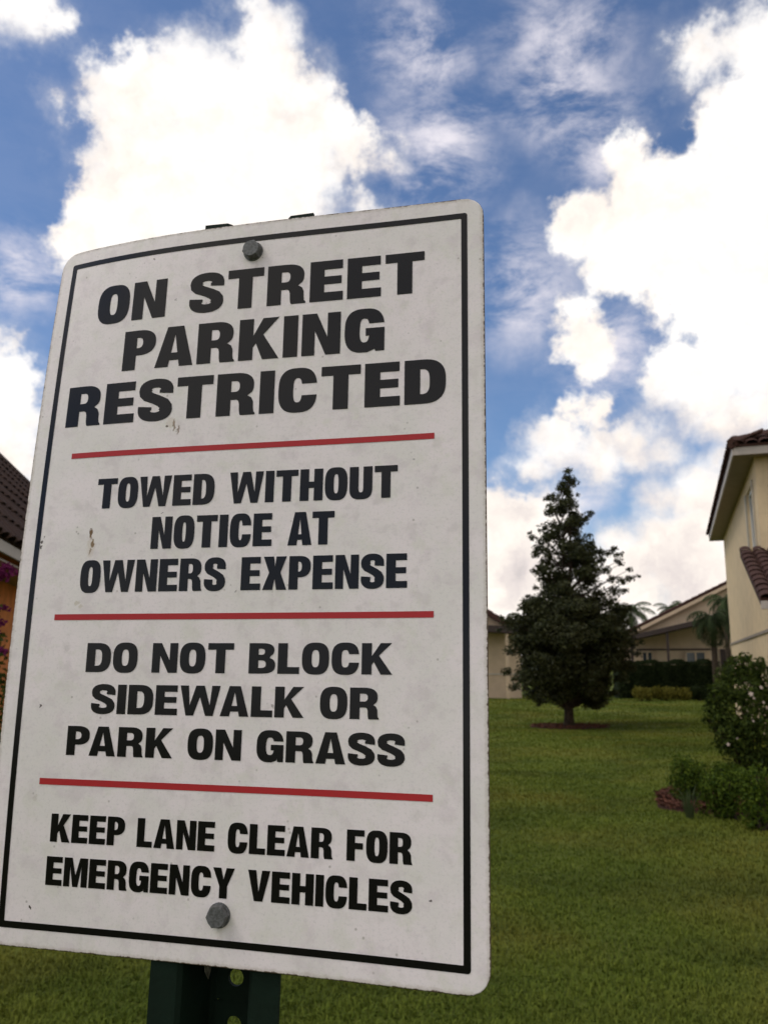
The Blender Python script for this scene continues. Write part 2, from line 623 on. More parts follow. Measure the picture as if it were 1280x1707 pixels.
L_TREE = leaf_mat('magnolia_leaf', (.019, .026, .009), (.078, .084, .026), rough=.5, trans=.12, spec=.22, patch=(1.6, .35, (.05, .043, .015)))
L_HEDGE = leaf_mat('hedge_leaf', (.012, .019, .005), (.028, .042, .008), rough=.6, trans=.15, spec=.12)
L_SHRUB = leaf_mat('shrub_leaf', (.018, .034, .006), (.095, .125, .018), rough=.6, trans=.25, spec=.12)
L_SHRUB2 = leaf_mat('boxwood_leaf', (.022, .050, .006), (.14, .19, .016), rough=.6, trans=.25, spec=.12)
L_YEL = leaf_mat('croton_leaf', (.10, .10, .014), (.23, .19, .03), rough=.6, trans=.25, spec=.12)
L_PALM = leaf_mat('palm_leaf', (.035, .060, .020), (.085, .115, .045), rough=.6, trans=.3, spec=.12)
L_PALMD = leaf_mat('palm_leaf_dark', (.018, .032, .010), (.045, .060, .020), rough=.6, trans=.25, spec=.12)
L_BOUG = leaf_mat('bougainvillea_bract', (.12, .014, .06), (.24, .03, .13), rough=.7, trans=.35, spec=.12)


def magnolia():
    r = np.random.default_rng(5)
    D = tree_foot.y
    foot = Vector((tree_foot.x, D, ground_z(tree_foot.x, D)))
    t = thing('magnolia_tree', 'dark evergreen conical tree standing alone on the lawn with a short trunk', 'tree', foot)
    prof = [(1180, 905, 990), (1163, 882, 1018), (1140, 856, 1044), (1110, 842, 1060), (1080, 842, 1066), (1050, 836, 1068), (1030, 842, 1058),
            (1005, 872, 1046), (980, 893, 1040), (955, 892, 1036), (930, 888, 1018), (905, 884, 992), (880, 892, 980), (855, 902, 972), (830, 908, 962), (805, 926, 960), (786, 938, 954)]
    ys = np.array([p[0] for p in prof][::-1], float)
    xl = np.array([p[1] for p in prof][::-1], float); xr = np.array([p[2] for p in prof][::-1], float)
    clumps, tips = [], []
    tx = 948

    def add(px, py, dy, rad):
        p = hit(px, py, D + dy)
        rad *= random.uniform(.85, 1.15)
        clumps.append((p.x, p.y, p.z, rad * 1.15, rad * 1.15, rad * .8))
        tips.append(p)
    py = 790.0
    while py < 1172:
        l, q = np.interp(py, ys, xl), np.interp(py, ys, xr)
        l += 7 * math.sin(py * .21) + 4; q -= 7 * math.sin(py * .17 + 1) + 4
        wl, wr = tx - l, q - tx
        hw = (wl + wr) / 2 / FPX * D
        m = max(2, int(2 + hw * (5 + 6.5 * (py > 1000))))
        for k in range(m):
            a = r.uniform(0, 2 * np.pi)
            rr = r.uniform(.15, .90) ** .7
            c, s = math.cos(a), math.sin(a)
            px = tx + (wr if c > 0 else wl) * c * rr * .93
            rad = .12 + .13 * min(1, hw / 1.2) * r.uniform(.6, 1.4)
            px = min(max(px, l + rad * 55 + r.uniform(-4, 9)), q - rad * 55 + r.uniform(-9, 4)) if q - l > rad * 130 else (l + q) / 2 + r.uniform(-5, 5)
            add(px, py + r.uniform(-6, 6), s * rr * hw, rad)
        py += 9.5 + 4 * r.random()
    for (px, py, rad) in [(947, 786, .07), (944, 797, .10), (911, 832, .09), (916, 842, .08), (962, 825, .07), (984, 856, .10), (977, 862, .12), (882, 888, .07), (888, 897, .12), (980, 893, .10),
                          (892, 925, .12), (1022, 915, .10), (1012, 922, .14), (1030, 935, .12), (990, 915, .08), (1063, 960, .07), (1050, 964, .12), (1036, 968, .15), (1040, 985, .12), (1020, 965, .16), (1008, 950, .15), (1000, 935, .14), (1024, 985, .18), (1034, 940, .09), (960, 845, .08), (930, 815, .08), (900, 905, .12), (893, 980, .10), (904, 965, .15), (889, 952, .10), (1030, 925, .12), (1000, 920, .13), (985, 905, .12), (972, 870, .13), (905, 945, .14), (1048, 950, .1), (938, 808, .08),
                          (880, 994, .09), (890, 1000, .13), (835, 1030, .09), (848, 1034, .14), (865, 1030, .14), (832, 1050, .08), (1045, 1012, .12), (850, 1085, .2), (845, 1120, .17), (856, 1145, .15), (1062, 1090, .14), (1050, 1075, .2), (1045, 1110, .22), (1058, 1050, .16), (1040, 1060, .2), (1035, 1130, .2), (1055, 1115, .13), (1020, 1155, .15), (1040, 1090, .2), (1030, 1020, .2), (1068, 1070, .1)]:
        add(px, py, r.uniform(-.3, .3), rad)
    P, N = ellipsoid_pts(clumps, 300, r, .95)
    leaves('leaves', P, N, .098, .42, L_TREE, t, r, jitter=1.1, up=.45)
    # trunk and limbs
    top = hit(946, 800, D)
    mb = MB()
    pts = [foot + Vector((0, 0, -.1)), foot + Vector((.01, 0, .25)), foot + Vector((.02, 0, 1.0)), foot + Vector((0, 0, 2.4)), Vector((top.x, top.y, 4.2)), top]
    mb.tube(pts, [.16, .125, .11, .085, .045, .01], 9)
    mb.build('trunk', M['bark'], t, smooth=True)
    lb = MB()
    for i, c in enumerate(tips):
        if i % 2: continue
        z0 = max(foot.z + .45, c.z - .35 - .35 * (Vector((c.x, c.y)) - Vector((foot.x, foot.y))).length)
        a = Vector((foot.x, foot.y, z0))
        mid = (a + c) / 2 + Vector((0, 0, .05))
        lb.tube([a, mid, c], [.028, .018, .007], 4, cap=False)
    lb.build('limb', M['bark'], t)['kind'] = 'stuff'
    print('tree leaves', len(P))


magnolia()


def shrub(name, label, cat, base, clumps, material, leaf, per, seed, stems=8, aspect=.45, group=None, jitter=1.0, shell=.6, up=.35, droop=0):
    """clumps relative to base"""
    r = np.random.default_rng(seed)
    base = Vector(base)
    t = thing(name, label, cat, base, group)
    cl = [(base.x + c[0], base.y + c[1], base.z + c[2], c[3], c[4], c[5]) for c in clumps]
    P, N = ellipsoid_pts(cl, per, r, shell)
    P[:, 2] = np.maximum(P[:, 2], base.z + .02)
    leaves('leaves', P, N, leaf, aspect, material, t, r, jitter=jitter, up=up, droop=droop)
    mb = MB()
    for k in range(stems):
        c = cl[k % len(cl)]
        a = base + Vector((r.normal() * .05 + (c[0] - base.x) * .25, r.normal() * .05 + (c[1] - base.y) * .25, -.03))
        q = Vector((c[0] + r.normal() * c[3] * .3, c[1] + r.normal() * c[4] * .3, c[2] + c[5] * .3))
        mb.tube([a, (a + q) / 2 + Vector((r.normal() * .04, r.normal() * .04, 0)), q], [.018, .012, .005], 5)
    mb.build('stem', M['bark'], t)['kind'] = 'stuff'
    return t


def gz(v, dz=0.0):
    return Vector((v.x, v.y, ground_z(v.x, v.y) + dz))


# ------------------------------------------------------------------ right foreground shrubs
def lump(px, py, Y, base, r, ry=None, rz=None):
    p = hit(px, py, Y) - base
    return (p.x, p.y, p.z, r, ry or r, rz or r * .85)


# tall flowering shrub
b = gz(hitz(1262, 1292, 0))
Yb = b.y
cl = [lump(x, y, Yb + dy, b, r) for (x, y, dy, r) in [
    (1232, 1118, 0, .26), (1212, 1130, .3, .22), (1255, 1125, .2, .24), (1200, 1155, 0, .22), (1190, 1180, .2, .17), (1235, 1160, -.2, .33), (1275, 1160, .2, .35),
    (1203, 1195, -.1, .24), (1225, 1215, -.3, .30), (1265, 1210, -.3, .34), (1300, 1190, 0, .40), (1212, 1240, 0, .20), (1240, 1255, -.2, .30), (1285, 1262, -.3, .34), (1330, 1240, 0, .4),
    (1183, 1172, 0, .09), (1180, 1200, 0, .10), (1195, 1215, .1, .12), (1270, 1110, .1, .16), (1340, 1150, .3, .4), (1222, 1102, 0, .12), (1240, 1098, 0, .11)]]
fs = shrub('flowering_shrub', 'tall loose green shrub dotted with pale blossoms in front of the ochre house', 'shrub', b, cl, L_SHRUB, .075, 520, 21, 22, .45, jitter=1.2, shell=.9)
M['petal'] = mat('pale_pink_petal', (.42, .34, .28), .8)
M['flower_eye'] = mat('flower_eye', (.5, .35, .08), .8)


def blossom(c, rad, parent, seed):
    r = random.Random(seed)
    n0 = (Vector((0, -1.0, .25)) + Vector((r.uniform(-.5, .5), 0, r.uniform(-.5, .5)))).normalized()
    a = n0.orthogonal().normalized(); bb = n0.cross(a)
    V, F = [], []
    for k in range(5):
        th = 2 * math.pi * k / 5 + r.random() * .3
        u = a * math.cos(th) + bb * math.sin(th); s = n0.cross(u)
        i = len(V)
        V += [c, c + u * rad * .5 - s * rad * .32 + n0 * rad * .15, c + u * rad * .95 - s * rad * .22 + n0 * rad * .05,
              c + u * rad * 1.05 + s * rad * .1, c + u * rad * .9 + s * rad * .3 + n0 * rad * .08, c + u * rad * .5 + s * rad * .32 + n0 * rad * .15]
        F.append([i, i + 1, i + 2, i + 3, i + 4, i + 5])
    return mesh_obj('blossom', V, F, M['petal'], parent)


for k, (x, y, rd) in enumerate([(1268, 1146, .030), (1251, 1157, .034), (1256, 1164, .022), (1213, 1241, .024), (1228, 1231, .016), (1272, 1171, .020), (1255, 1202, .018), (1278, 1180, .022)]):
    blossom(hit(x, y, Yb - .62), rd, fs, k)

# low clipped bushes in the mulch bed
def low_bush(px0, px1, ytop, ybase, dY, label, matl, leaf, seed, n=16, aspect=.45, droop=0, per=900):
    b = gz(hitz((px0 + px1) / 2, ybase, 0))
    b.y += dY; b.x = hit((px0 + px1) / 2, ybase, b.y).x
    Y = b.y
    hw = (px1 - px0) / 2 / FPX * Y * 1.02
    top = hit(640, ytop, Y).z - b.z
    r = random.Random(seed)
    cl = []
    for k in range(n):
        a = r.uniform(0, 6.28); q = r.uniform(0, .72)
        rr = hw * r.uniform(.26, .36)
        cl.append((math.cos(a) * q * hw, math.sin(a) * q * hw * .9, r.uniform(.25, .72) * top, rr, rr, top * .3))
    cl.append((0, 0, top * .45, hw * .75, hw * .7, top * .45))
    return shrub('low_bush', label, 'bush', b, cl, matl, leaf, per, seed, 10, aspect, 'low bushes in the mulch bed', jitter=1.0, shell=.35, droop=droop)


low_bush(1104, 1194, 1258, 1350, .25, 'dark green clipped bush at the back left end of the mulch bed', L_SHRUB2, .040, 31)
low_bush(1166, 1256, 1278, 1372, .0, 'bright topped green bush in the middle of the mulch bed', L_SHRUB2, .042, 32)
low_bush(1228, 1322, 1268, 1388, -.1, 'round green bush at the front of the mulch bed, cut by the picture edge', L_SHRUB2, .042, 33)
low_bush(1175, 1262, 1266, 1338, .5, 'leafy green bush behind the others, under the flowering shrub', L_SHRUB2, .042, 34)


# spiky narrow-leaved plant at the bed's front
def spiky(px, ybase, h, label, seed, n=42):
    b = gz(hitz(px, ybase, 0))
    t = thing('spiky_plant', label, 'plant', b)
    r = random.Random(seed)
    V, F = [], []
    for k in range(n):
        a = r.uniform(0, 6.28); lean = r.uniform(.1, .75); L = h * r.uniform(.7, 1.15); w = .0045
        d = Vector((math.cos(a), math.sin(a), 0)); s = Vector((-d.y, d.x, 0))
        i = len(V)
        base = b + d * .03
        m1 = base + Vector((0, 0, L * .55)) + d * L * lean * .3
        m2 = base + Vector((0, 0, L * (.95 - .3 * lean))) + d * L * lean * .8
        V += [base - s * w, base + s * w, m1 - s * w, m1 + s * w, m2]
        F += [(i, i + 1, i + 3, i + 2), (i + 2, i + 3, i + 4)]
    o = mesh_obj('blade_leaf', V, F, leaf_mat('spiky_leaf', (.06, .08, .03), (.16, .17, .08)), t)
    o['kind'] = 'stuff'


spiky(1150, 1372, .38, 'grassy grey green plant with narrow upright leaves at the tip of the mulch bed', 4)
#spiky(1160, 1376, .26, 'small grassy plant with short narrow leaves between two bushes of the mulch bed', 5, 40)


# ------------------------------------------------------------------ hedge and far plants
def hedge(x0, x1, ytop, Y, depth, label, mat_, seed, leaf=.09):
    a = hit(x0, 1108, Y); b_ = hit(x1, 1108, Y)
    top = hit(640, ytop, Y).z
    base = Vector(((a.x + b_.x) / 2, Y, 0))
    t = thing('hedge', label, 'hedge', base)
    r = np.random.default_rng(seed)
    L = b_.x - a.x
    n = int(L * top * 900 + L * depth * 900)
    u = r.uniform(0, L, n); side = r.random(n)
    fr = side < top / (top + depth)
    P = np.zeros((n, 3)); N = np.zeros((n, 3))
    P[:, 0] = a.x + u
    lump_ = .06 * np.sin(u * 5) + .05 * np.sin(u * 11 + 1)
    P[:, 1] = np.where(fr, Y - depth / 2 + r.normal(size=n) * .07 + lump_, Y + r.uniform(-.5, .5, n) * depth)
    P[:, 2] = np.where(fr, r.uniform(0, 1, n) * top, top - np.abs(r.normal(size=n)) * .05 + lump_)
    N[:, 1] = np.where(fr, -1, 0); N[:, 2] = np.where(fr, 0, 1)
    leaves('leaves', P, N, leaf, .5, mat_, t, r)
    mb = MB()
    for k in range(int(L / .5)):
        x = a.x + .25 + k * .5
        mb.tube([(x, Y, -.02), (x + .03, Y, top * .5), (x, Y, top * .9)], [.03, .02, .01], 5)
    mb.build('stem', M['bark'], t)['kind'] = 'stuff'
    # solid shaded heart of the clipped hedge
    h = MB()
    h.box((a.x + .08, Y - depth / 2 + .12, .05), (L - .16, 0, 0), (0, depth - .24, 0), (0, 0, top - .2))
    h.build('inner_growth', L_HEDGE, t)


hedge(1022, 1190, 1103, 38.5, 1.2, 'tall dark clipped hedge in front of the tan house', L_HEDGE, 41)
for k, (x0, x1, yt, lab, mt) in enumerate([(1048, 1090, 1142, 'yellow green mound of foliage at the left end of the hedge foot', L_YEL), (1084, 1122, 1141, 'yellow green mound of foliage in the middle of the hedge foot', L_YEL),
                                           (1116, 1152, 1143, 'orange tinged yellow mound of foliage at the right end of the hedge foot', L_YEL), (1148, 1178, 1140, 'small dark green bush right of the yellow mounds', L_HEDGE)]):
    Y = 36.2
    b = Vector((hit((x0 + x1) / 2, 1108, Y).x, Y, 0))
    hw = (x1 - x0) / 2 / FPX * Y
    top = hit(640, yt, Y).z
    r = random.Random(k)
    cl = [(r.uniform(-.6, .6) * hw, r.uniform(-.4, .4) * hw, top * r.uniform(.4, .62), hw * .5, hw * .5, top * .36) for _ in range(7)]
    shrub('mound_shrub', lab, 'shrub', b, cl, mt, .11, 160, 50 + k, 6, .5, 'low mounds of foliage in front of the hedge', shell=.4)


def palm(base, height, fr_len, nfr, label, material, seed, trunk_r=.16, group=None, droop=1.0):
    r = random.Random(seed)
    base = Vector(base)
    t = thing('palm_tree', label, 'palm tree', base, group)
    crown = base + Vector((r.uniform(-.1, .1), 0, height))
    MB().tube([base - Vector((0, 0, .1)), base + Vector((0, 0, height * .5)), crown], [trunk_r * 1.15, trunk_r, trunk_r * .8], 8).build('trunk', M['bark'], t, smooth=True)
    for k in range(nfr):
        a = k * 2.39996 + r.uniform(-.2, .2)
        el0 = R_(72) - (k / nfr) * R_(95)
        d = Vector((math.cos(a), math.sin(a), 0))
        L = fr_len * r.uniform(.85, 1.1)
        pts = []; p = crown.copy(); e_ = el0
        ns = 10
        for i in range(ns + 1):
            pts.append(p.copy())
            p += (d * math.cos(e_) + Vector((0, 0, math.sin(e_)))) * L / ns
            e_ -= R_(11) * droop
        V, F, var = [], [], []
        s = Vector((-d.y, d.x, 0))
        for i in range(ns):
            V_ = len(V)
            V += [pts[i] - s * .02, pts[i] + s * .02, pts[i + 1] + s * .015, pts[i + 1] - s * .015]
            F.append((V_, V_ + 1, V_ + 2, V_ + 3)); var.append(.7)
        nl = 34
        for i in range(3, nl):
            q = i / nl
            j = min(int(q * ns), ns - 1); f = q * ns - j
            c = pts[j].lerp(pts[j + 1], f)
            tdir = (pts[j + 1] - pts[j]).normalized()
            ll = L * .30 * math.sin(math.pi * min(1, q * .85 + .15)) ** .6
            for sg in (-1, 1):
                o = (s * sg * .8 + tdir * .55 + Vector((0, 0, -.15 - r.random() * .5)) + Vector((r.uniform(-.15, .15),) * 3)).normalized()
                e1 = c + o * ll * .5; e2 = c + o * ll * .95 + Vector((0, 0, -ll * .35))
                V_ = len(V)
                w = tdir * .022 * (fr_len / 2)
                V += [c - w, c + w, e1 + w, e1 - w, e2]
                F.append((V_, V_ + 1, V_ + 2, V_ + 3)); F.append((V_ + 3, V_ + 2, V_ + 4)); vv = r.random(); var += [vv, vv]
        o = mesh_obj('frond', V, F, material, t)
        at = o.data.attributes.new('var', 'FLOAT', 'FACE')
        at.data.foreach_set('value', var)
    return t


g = 'palms among the far houses'
p = hit(1052, 1022, 52); palm((p.x, p.y, 0), p.z, 1.7, 18, 'pale feathery palm showing behind the right side of the dark tree', L_PALM, 1, group=g)
p = hit(872, 1030, 52); palm((p.x, p.y, 0), p.z - .2, 1.6, 16, 'pale feathery palm showing behind the left side of the dark tree', L_PALM, 2, group=g)
p = hit(1117, 1016, 62); palm((p.x, p.y, 0), p.z, 1.35, 14, 'far small palm peeping over the roof of the tan house', L_PALM, 3, .12, g)
p = hit(1142, 1010, 64); palm((p.x, p.y, 0), p.z, 1.2, 12, 'second far palm peeping over the tan roof, nearer its high end', L_PALM, 4, .12, g)
p = hit(1186, 1032, 33); palm((p.x, p.y, 0), p.z - .05, 1.35, 22, 'shaggy dark palm between the hedge and the ochre house corner', L_PALMD, 5, .12, g, 1.35)
p = hit(1206, 1000, 36); palm((p.x, p.y, 0), p.z - .1, 1.2, 16, 'thin pale palm rising beside the corner of the ochre house', L_PALM, 6, .10, g, 1.2)


# ------------------------------------------------------------------ roof tiles
def tile_mesh(name, w, l, h, th=.015):
    """barrel tile: long axis Y (up the slope), arch along X; origin at lower centre"""
    V, F = [], []
    n = 5
    for yy, hs in ((0, 1.0), (l, .86)):
        for lay in (0, 1):
            for k in range(n + 1):
                a = math.pi * k / n
                rr = 1 - lay * .12
                V.append((-math.cos(a) * w / 2 * rr * hs, yy, math.sin(a) * h * rr * hs + (l - yy) * .05))
    m = n + 1
    for k in range(n):
        F.append((k, k + 1, 2 * m + k + 1, 2 * m + k))
        F.append((m + k + 1, m + k, 3 * m + k, 3 * m + k + 1))
        F.append((k + 1, k, m + k, m + k + 1))
    F.append((0, m, 3 * m, 2 * m)); F.append((n, 2 * m + n, 3 * m + n, m + n))
    me = bpy.data.meshes.new(name)
    me.from_pydata(V, [], F)
    me.update()
    return me


def tile_mats(base, k=4):
    return base


def lay_tiles(o, ax, ay, nu, nv, w, l, me, parent, poly=None, skip=None, overlap=.85, seed=0):
    """o lower-left corner of the slope, ax unit vector along the eave, ay unit vector up the slope"""
    r = random.Random(seed)
    az_ = ax.cross(ay)
    off = wloc(parent)
    cnt = 0
    for j in range(nv):
        for i in range(nu):
            if cnt >= 299: return
            u = (i + .5) * w; v = j * l * overlap
            if skip and skip(u, v): continue
            c = o + ax * u + ay * v
            t = bpy.data.objects.new('tile', me)
            COL.objects.link(t)
            t.parent = parent
            mt = Matrix((ax, ay, az_)).transposed().to_4x4()
            rot = Matrix.Rotation(r.uniform(-.03, .03), 4, 'Z')
            t.matrix_local = Matrix.Translation(c - off + az_ * r.uniform(0, .008)) @ mt @ rot
            cnt += 1


# ------------------------------------------------------------------ ochre two-storey house on the right
def ochre_house():
    Fc = hit(1205, 897, 27.6)                     # far corner under the soffit
    zt = Fc.z
    rN = ray(1256, 762)
    YN = (zt - EYE) / (rN.z / rN.y)
    Nc = hit(1256, 762, YN)                       # near corner of the upper floor
    d = Vector((Fc.x - Nc.x, Fc.y - Nc.y, 0)).normalized()    # away along the side wall
    rt = Vector((d.y, -d.x, 0))                   # to the right, across the house
    up = Vector((0, 0, 1))
    L = (Vector((Fc.x, Fc.y)) - Vector((Nc.x, Nc.y))).length
    N0 = Vector((Nc.x, Nc.y, 0))
    h = thing('house', 'two storey ochre stucco house with dark eaves at the right edge', 'house', (N0.x + 2, N0.y + 4, 0))
    z1 = 3.95
    belt = 2.2
    GF = 3.0                                      # ground floor reaches this much nearer
    Wd = 9.0
    # upper walls with a window opening in the side wall
    w = .18
    wu0, wu1, wz0, wz1 = .75, 2.35, 3.95, 5.35      # along d from near corner
    mb = MB()
    mb.box(N0 + up * -.2, rt * w, d * wu0, up * (zt + .2))
    mb.box(N0 + d * wu1 + up * -.2, rt * w, d * (L - wu1), up * (zt + .2))
    mb.box(N0 + d * wu0 + up * -.2, rt * w, d * (wu1 - wu0), up * (wz0 + .2))
    mb.box(N0 + d * wu0 + up * wz1, rt * w, d * (wu1 - wu0), up * (zt - wz1))
    mb.box(N0 + rt * w + up * -.2, rt * (Wd - w), d * w, up * (zt + .2))
    mb.box(N0 + rt * w + d * (L - w) + up * -.2, rt * (Wd - w), d * w, up * (zt + .2))
    mb.build('wall', M['stucco'], h)
    # ground floor wing
    g0 = N0 - d * GF
    mb = MB()
    z_e = 2.55
    mb.prism([g0 + up * -.2, N0 + up * -.2, N0 + up * 3.56, g0 + up * (z_e - .05)], rt * w)
    mb.box(g0 + rt * w + up * -.2, rt * (Wd - w), d * w, up * (z_e + .1))
    mb.build('wall', M['stucco'], h, label='ground floor wall under the lower tiled roof')
    # belt moulding, proud of the wall; dark colour paints its thin shadow line
    mb = MB()
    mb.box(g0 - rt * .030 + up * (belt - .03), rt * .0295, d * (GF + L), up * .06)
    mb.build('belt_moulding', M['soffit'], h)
    # window
    wf = MB()
    a = N0 + d * wu0 + rt * .05
    fw = .07
    wf.box(a + up * wz0, rt * .07, d * (wu1 - wu0), up * fw)
    wf.box(a + up * (wz1 - fw), rt * .07, d * (wu1 - wu0), up * fw)
    for q in (0, (wu1 - wu0) / 2 - fw / 2, wu1 - wu0 - fw):
        wf.box(a + d * q + up * (wz0 + fw), rt * .07, d * fw, up * (wz1 - wz0 - 2 * fw))
    win = wf.build('window', M['white'], h)
    for q in (fw, (wu1 - wu0) / 2 + fw / 2):
        MB().box(a + d * q + rt * .03 + up * (wz0 + fw), rt * .012, d * ((wu1 - wu0) / 2 - 1.5 * fw), up * (wz1 - wz0 - 2 * fw)).build('pane', M['glass'], win)
    for (q, qq) in ((wu0 - .14, .138), (wu1 + .002, .138)):
        tr = MB()
        tr.box(N0 - rt * .04 + d * q + up * wz0, rt * .0385, d * qq, up * (wz1 - wz0))
        tr.build('window_trim', M['fascia'], h)
    # eaves: soffit, fascia, hip roof
    ov = .40
    c = [N0 - rt * ov - d * ov, N0 - rt * ov + d * (L + ov), N0 + rt * (Wd + ov) + d * (L + ov), N0 + rt * (Wd + ov) - d * ov]
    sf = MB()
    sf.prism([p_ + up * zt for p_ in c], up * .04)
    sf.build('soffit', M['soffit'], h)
    fa = MB()
    th = .03
    for i in range(4):
        p0, p1 = c[i], c[(i + 1) % 4]
        e_ = (p1 - p0); ln = e_.length; e_.normalize()
        nrm = Vector((e_.y, -e_.x, 0))
        cen = (c[0] + c[2]) / 2
        if (p0 - cen).dot(nrm) < 0: nrm = -nrm
        fa.box(p0 + up * (zt - .03), e_ * ln, nrm * th, up * .17)
    fa.build('fascia', M['fascia_white'], h)
    hz = 1.55
    c2 = [p_ + ((c[0] + c[2]) / 2 - p_) * 0 for p_ in c]
    cm = (c[0] + c[2]) / 2
    k = .12
    low = [cm + (p_ - cm) * 1.008 + up * (zt + .13) for p_ in c]
    rl = (L + 2 * ov) / 2 - (Wd + 2 * ov) / 2
    r0 = cm - d * max(rl, .3) + up * (zt + .13 + 2.0); r1 = cm + d * max(rl, .3) + up * (zt + .13 + 2.0)
    V = [*low, *[p_ + up * .05 for p_ in low], r0, r1]
    F = [(3, 2, 1, 0), (0, 1, 5, 4), (1, 2, 6, 5), (2, 3, 7, 6), (3, 0, 4, 7), (4, 5, 9, 8), (5, 6, 9), (6, 7, 8, 9), (7, 4, 8)]
    rf = mesh_obj('roof', V, F, M['tile_red'], h)
    me = tile_mesh('roof_tile', .24, .40, .07); me.materials.append(M['tile_red'])
    # two courses of tiles over the eaves that can be seen (side and near end)
    for (a0, a1, inn) in ((4, 5, rt), (4, 7, d)):
        p0, p1 = V[a0], V[a1]
        ax = (p1 - p0).normalized(); ln = (p1 - p0).length
        ayv = (inn * (Wd / 2) + up * 2.0).normalized()
        if ax.cross(ayv).z < 0:
            ax = -ax; p0 = p1
        lay_tiles(p0 - ayv * .05 + up * .0, ax, ayv, int(ln / .25), 2, .25, .4, me, rf, seed=2)
    # hip cap
    hc = MB(); hc.tube([V[4] + up * .03, V[8] + up * .05], .12, 6); hc.build('hip_cap', M['tile_red'], rf)
    # lower roof sloping towards the viewer
    lo = .40
    p_up = N0 - rt * lo + up * 3.78
    p_dn = g0 - d * .35 - rt * lo + up * 2.60
    mb = MB()
    dn = (p_dn - p_up)
    mb.prism([p_up, p_dn, p_dn - up * .12, p_up - up * .12], rt * (Wd + 2 * lo))
    lr = mb.build('roof', M['tile_red'], h, label='lower tiled roof sloping down towards the lawn')
    ayv = (-dn).normalized(); ax = rt.copy()
    lay_tiles(p_dn - ayv * .06 + up * .0 + ax * -.02, ax, ayv, 12, int(dn.length / .34) + 1, .25, .40, me, lr, seed=3)
    ff = MB()
    nrm = Vector((0, 0, 1))
    ff.box(g0 - d * .36 - rt * lo + up * 2.42, -d * .10, rt * (Wd + 2 * lo), up * .13)
    ff.build('gutter', M['fascia_white'], h)
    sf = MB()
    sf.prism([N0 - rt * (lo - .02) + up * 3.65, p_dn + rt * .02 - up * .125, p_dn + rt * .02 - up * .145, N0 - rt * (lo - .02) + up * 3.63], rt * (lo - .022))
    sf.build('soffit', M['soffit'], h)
    return h


ochre_house()


# ------------------------------------------------------------------ tan single-storey house (right of the tree)
def tan_house():
    C0 = hit(1130, 1108, 42.0)
    AY = Vector((C0.x, C0.y, 0)).normalized()
    AX = Vector((AY.y, -AY.x, 0))
    up = Vector((0, 0, 1))
    h = thing('house', 'tan single storey house with a covered porch beyond the hedge', 'house', (C0.x, C0.y, 0))

    def P(x, y, dy=0.0):
        """point of the facade plane (moved dy along AY) seen at a photo position"""
        r_ = ray(x, y)
        o_ = C0 + AY * dy
        t_ = o_.dot(AY) / r_.dot(AY)
        return Vector((0, 0, EYE)) + r_ * t_

    def G(p_, z=0.0):
        return Vector((p_.x, p_.y, z))
    a, c_ = P(1030, 1066), P(1262, 952)
    mb = MB()
    mb.prism([G(a, -.1), G(c_, -.1), c_, a], AY * .2)
    mb.build('wall', M['stucco_pink'], h)
    mb = MB()
    mb.box(G(a, -.1) + AY * .2, AX * .2, AY * 8, up * (a.z - .1))
    mb.build('wall', M['stucco_pink'], h, label='side wall behind the dark tree')
    e0, e1 = P(1022, 1070, -.35), P(1262, 951, -.35)
    mb = MB()
    mb.prism([e0, e1, e1 + up * .16, e0 + up * .16], AY * 9)
    rf = mb.build('roof', M['tile_red'], h)
    me = tile_mesh('rake_tile', .26, .42, .08); me.materials.append(M['tile_red'])
    ayv = (e1 - e0).normalized()
    nv = int((e1 - e0).length / .36)
    lay_tiles(e0 + AY * .72 + up * .16, -AY, ayv, 3, nv, .25, .42, me, rf, seed=5)
    mb = MB()
    mb.prism([e0 - AY * .03 - up * .10, e1 - AY * .03 - up * .10, e1 - AY * .03 + up * .07, e0 - AY * .03 + up * .07], AY * .028)
    mb.build('rake_board', M['stucco_pink'], h)
    b0, b1 = P(1046, 1068, -2.2), P(1236, 1024, -2.2)
    mb = MB()
    mb.prism([b0, b1, b1 + up * .22, b0 + up * .22], AY * 2.15)
    mb.build('porch_roof', M['dark_trim'], h)
    for x in (1112, 1052, 1192):
        q = P(x, 1108, -2.1)
        f_ = (q - b0).dot(AX) / (b1 - b0).dot(AX)
        MB().box(G(q, -.05), AX * .12, AY * .12, up * (b0.z + (b1.z - b0.z) * f_ + .04)).build('porch_post', M['dark_trim'], h)
    q0, q1 = P(1060, 1083, -.06), P(1186, 1083, -.06)
    mb = MB()
    mb.box(G(q0, q0.z - .04), AX * (q1 - q0).dot(AX), AY * .055, up * .08)
    mb.build('wall_band', M['dark_trim'], h)
    for (xa, xb, ya, yb) in ((1142, 1176, 1085, 1108), (1069, 1088, 1085, 1108)):
        A, B_ = P(xa, yb, -.14), P(xb, ya, -.14)
        fr = MB(); f = .08
        W_, H_ = (B_ - A).dot(AX), B_.z - A.z
        fr.box(A, AX * W_, AY * .08, up * f); fr.box(A + up * (H_ - f), AX * W_, AY * .08, up * f)
        for q in (0, W_ / 2 - f / 2, W_ - f):
            fr.box(A + AX * q + up * f, AX * f, AY * .08, up * (H_ - 2 * f))
        wn = fr.build('window', M['stucco_pink'], h)
        for q in (f, W_ / 2 + f / 2):
            MB().box(A + AX * q + up * f + AY * .03, AX * (W_ / 2 - 1.5 * f), AY * .015, up * (H_ - 2 * f)).build('pane', M['glass'], wn)
    A, B_ = P(1205, 1160, -.09), P(1216, 1070, -.09)
    MB().box(G(A), AX * (B_ - A).dot(AX), AY * .06, up * 2.3).build('door', M['dark_trim'], h)


tan_house()


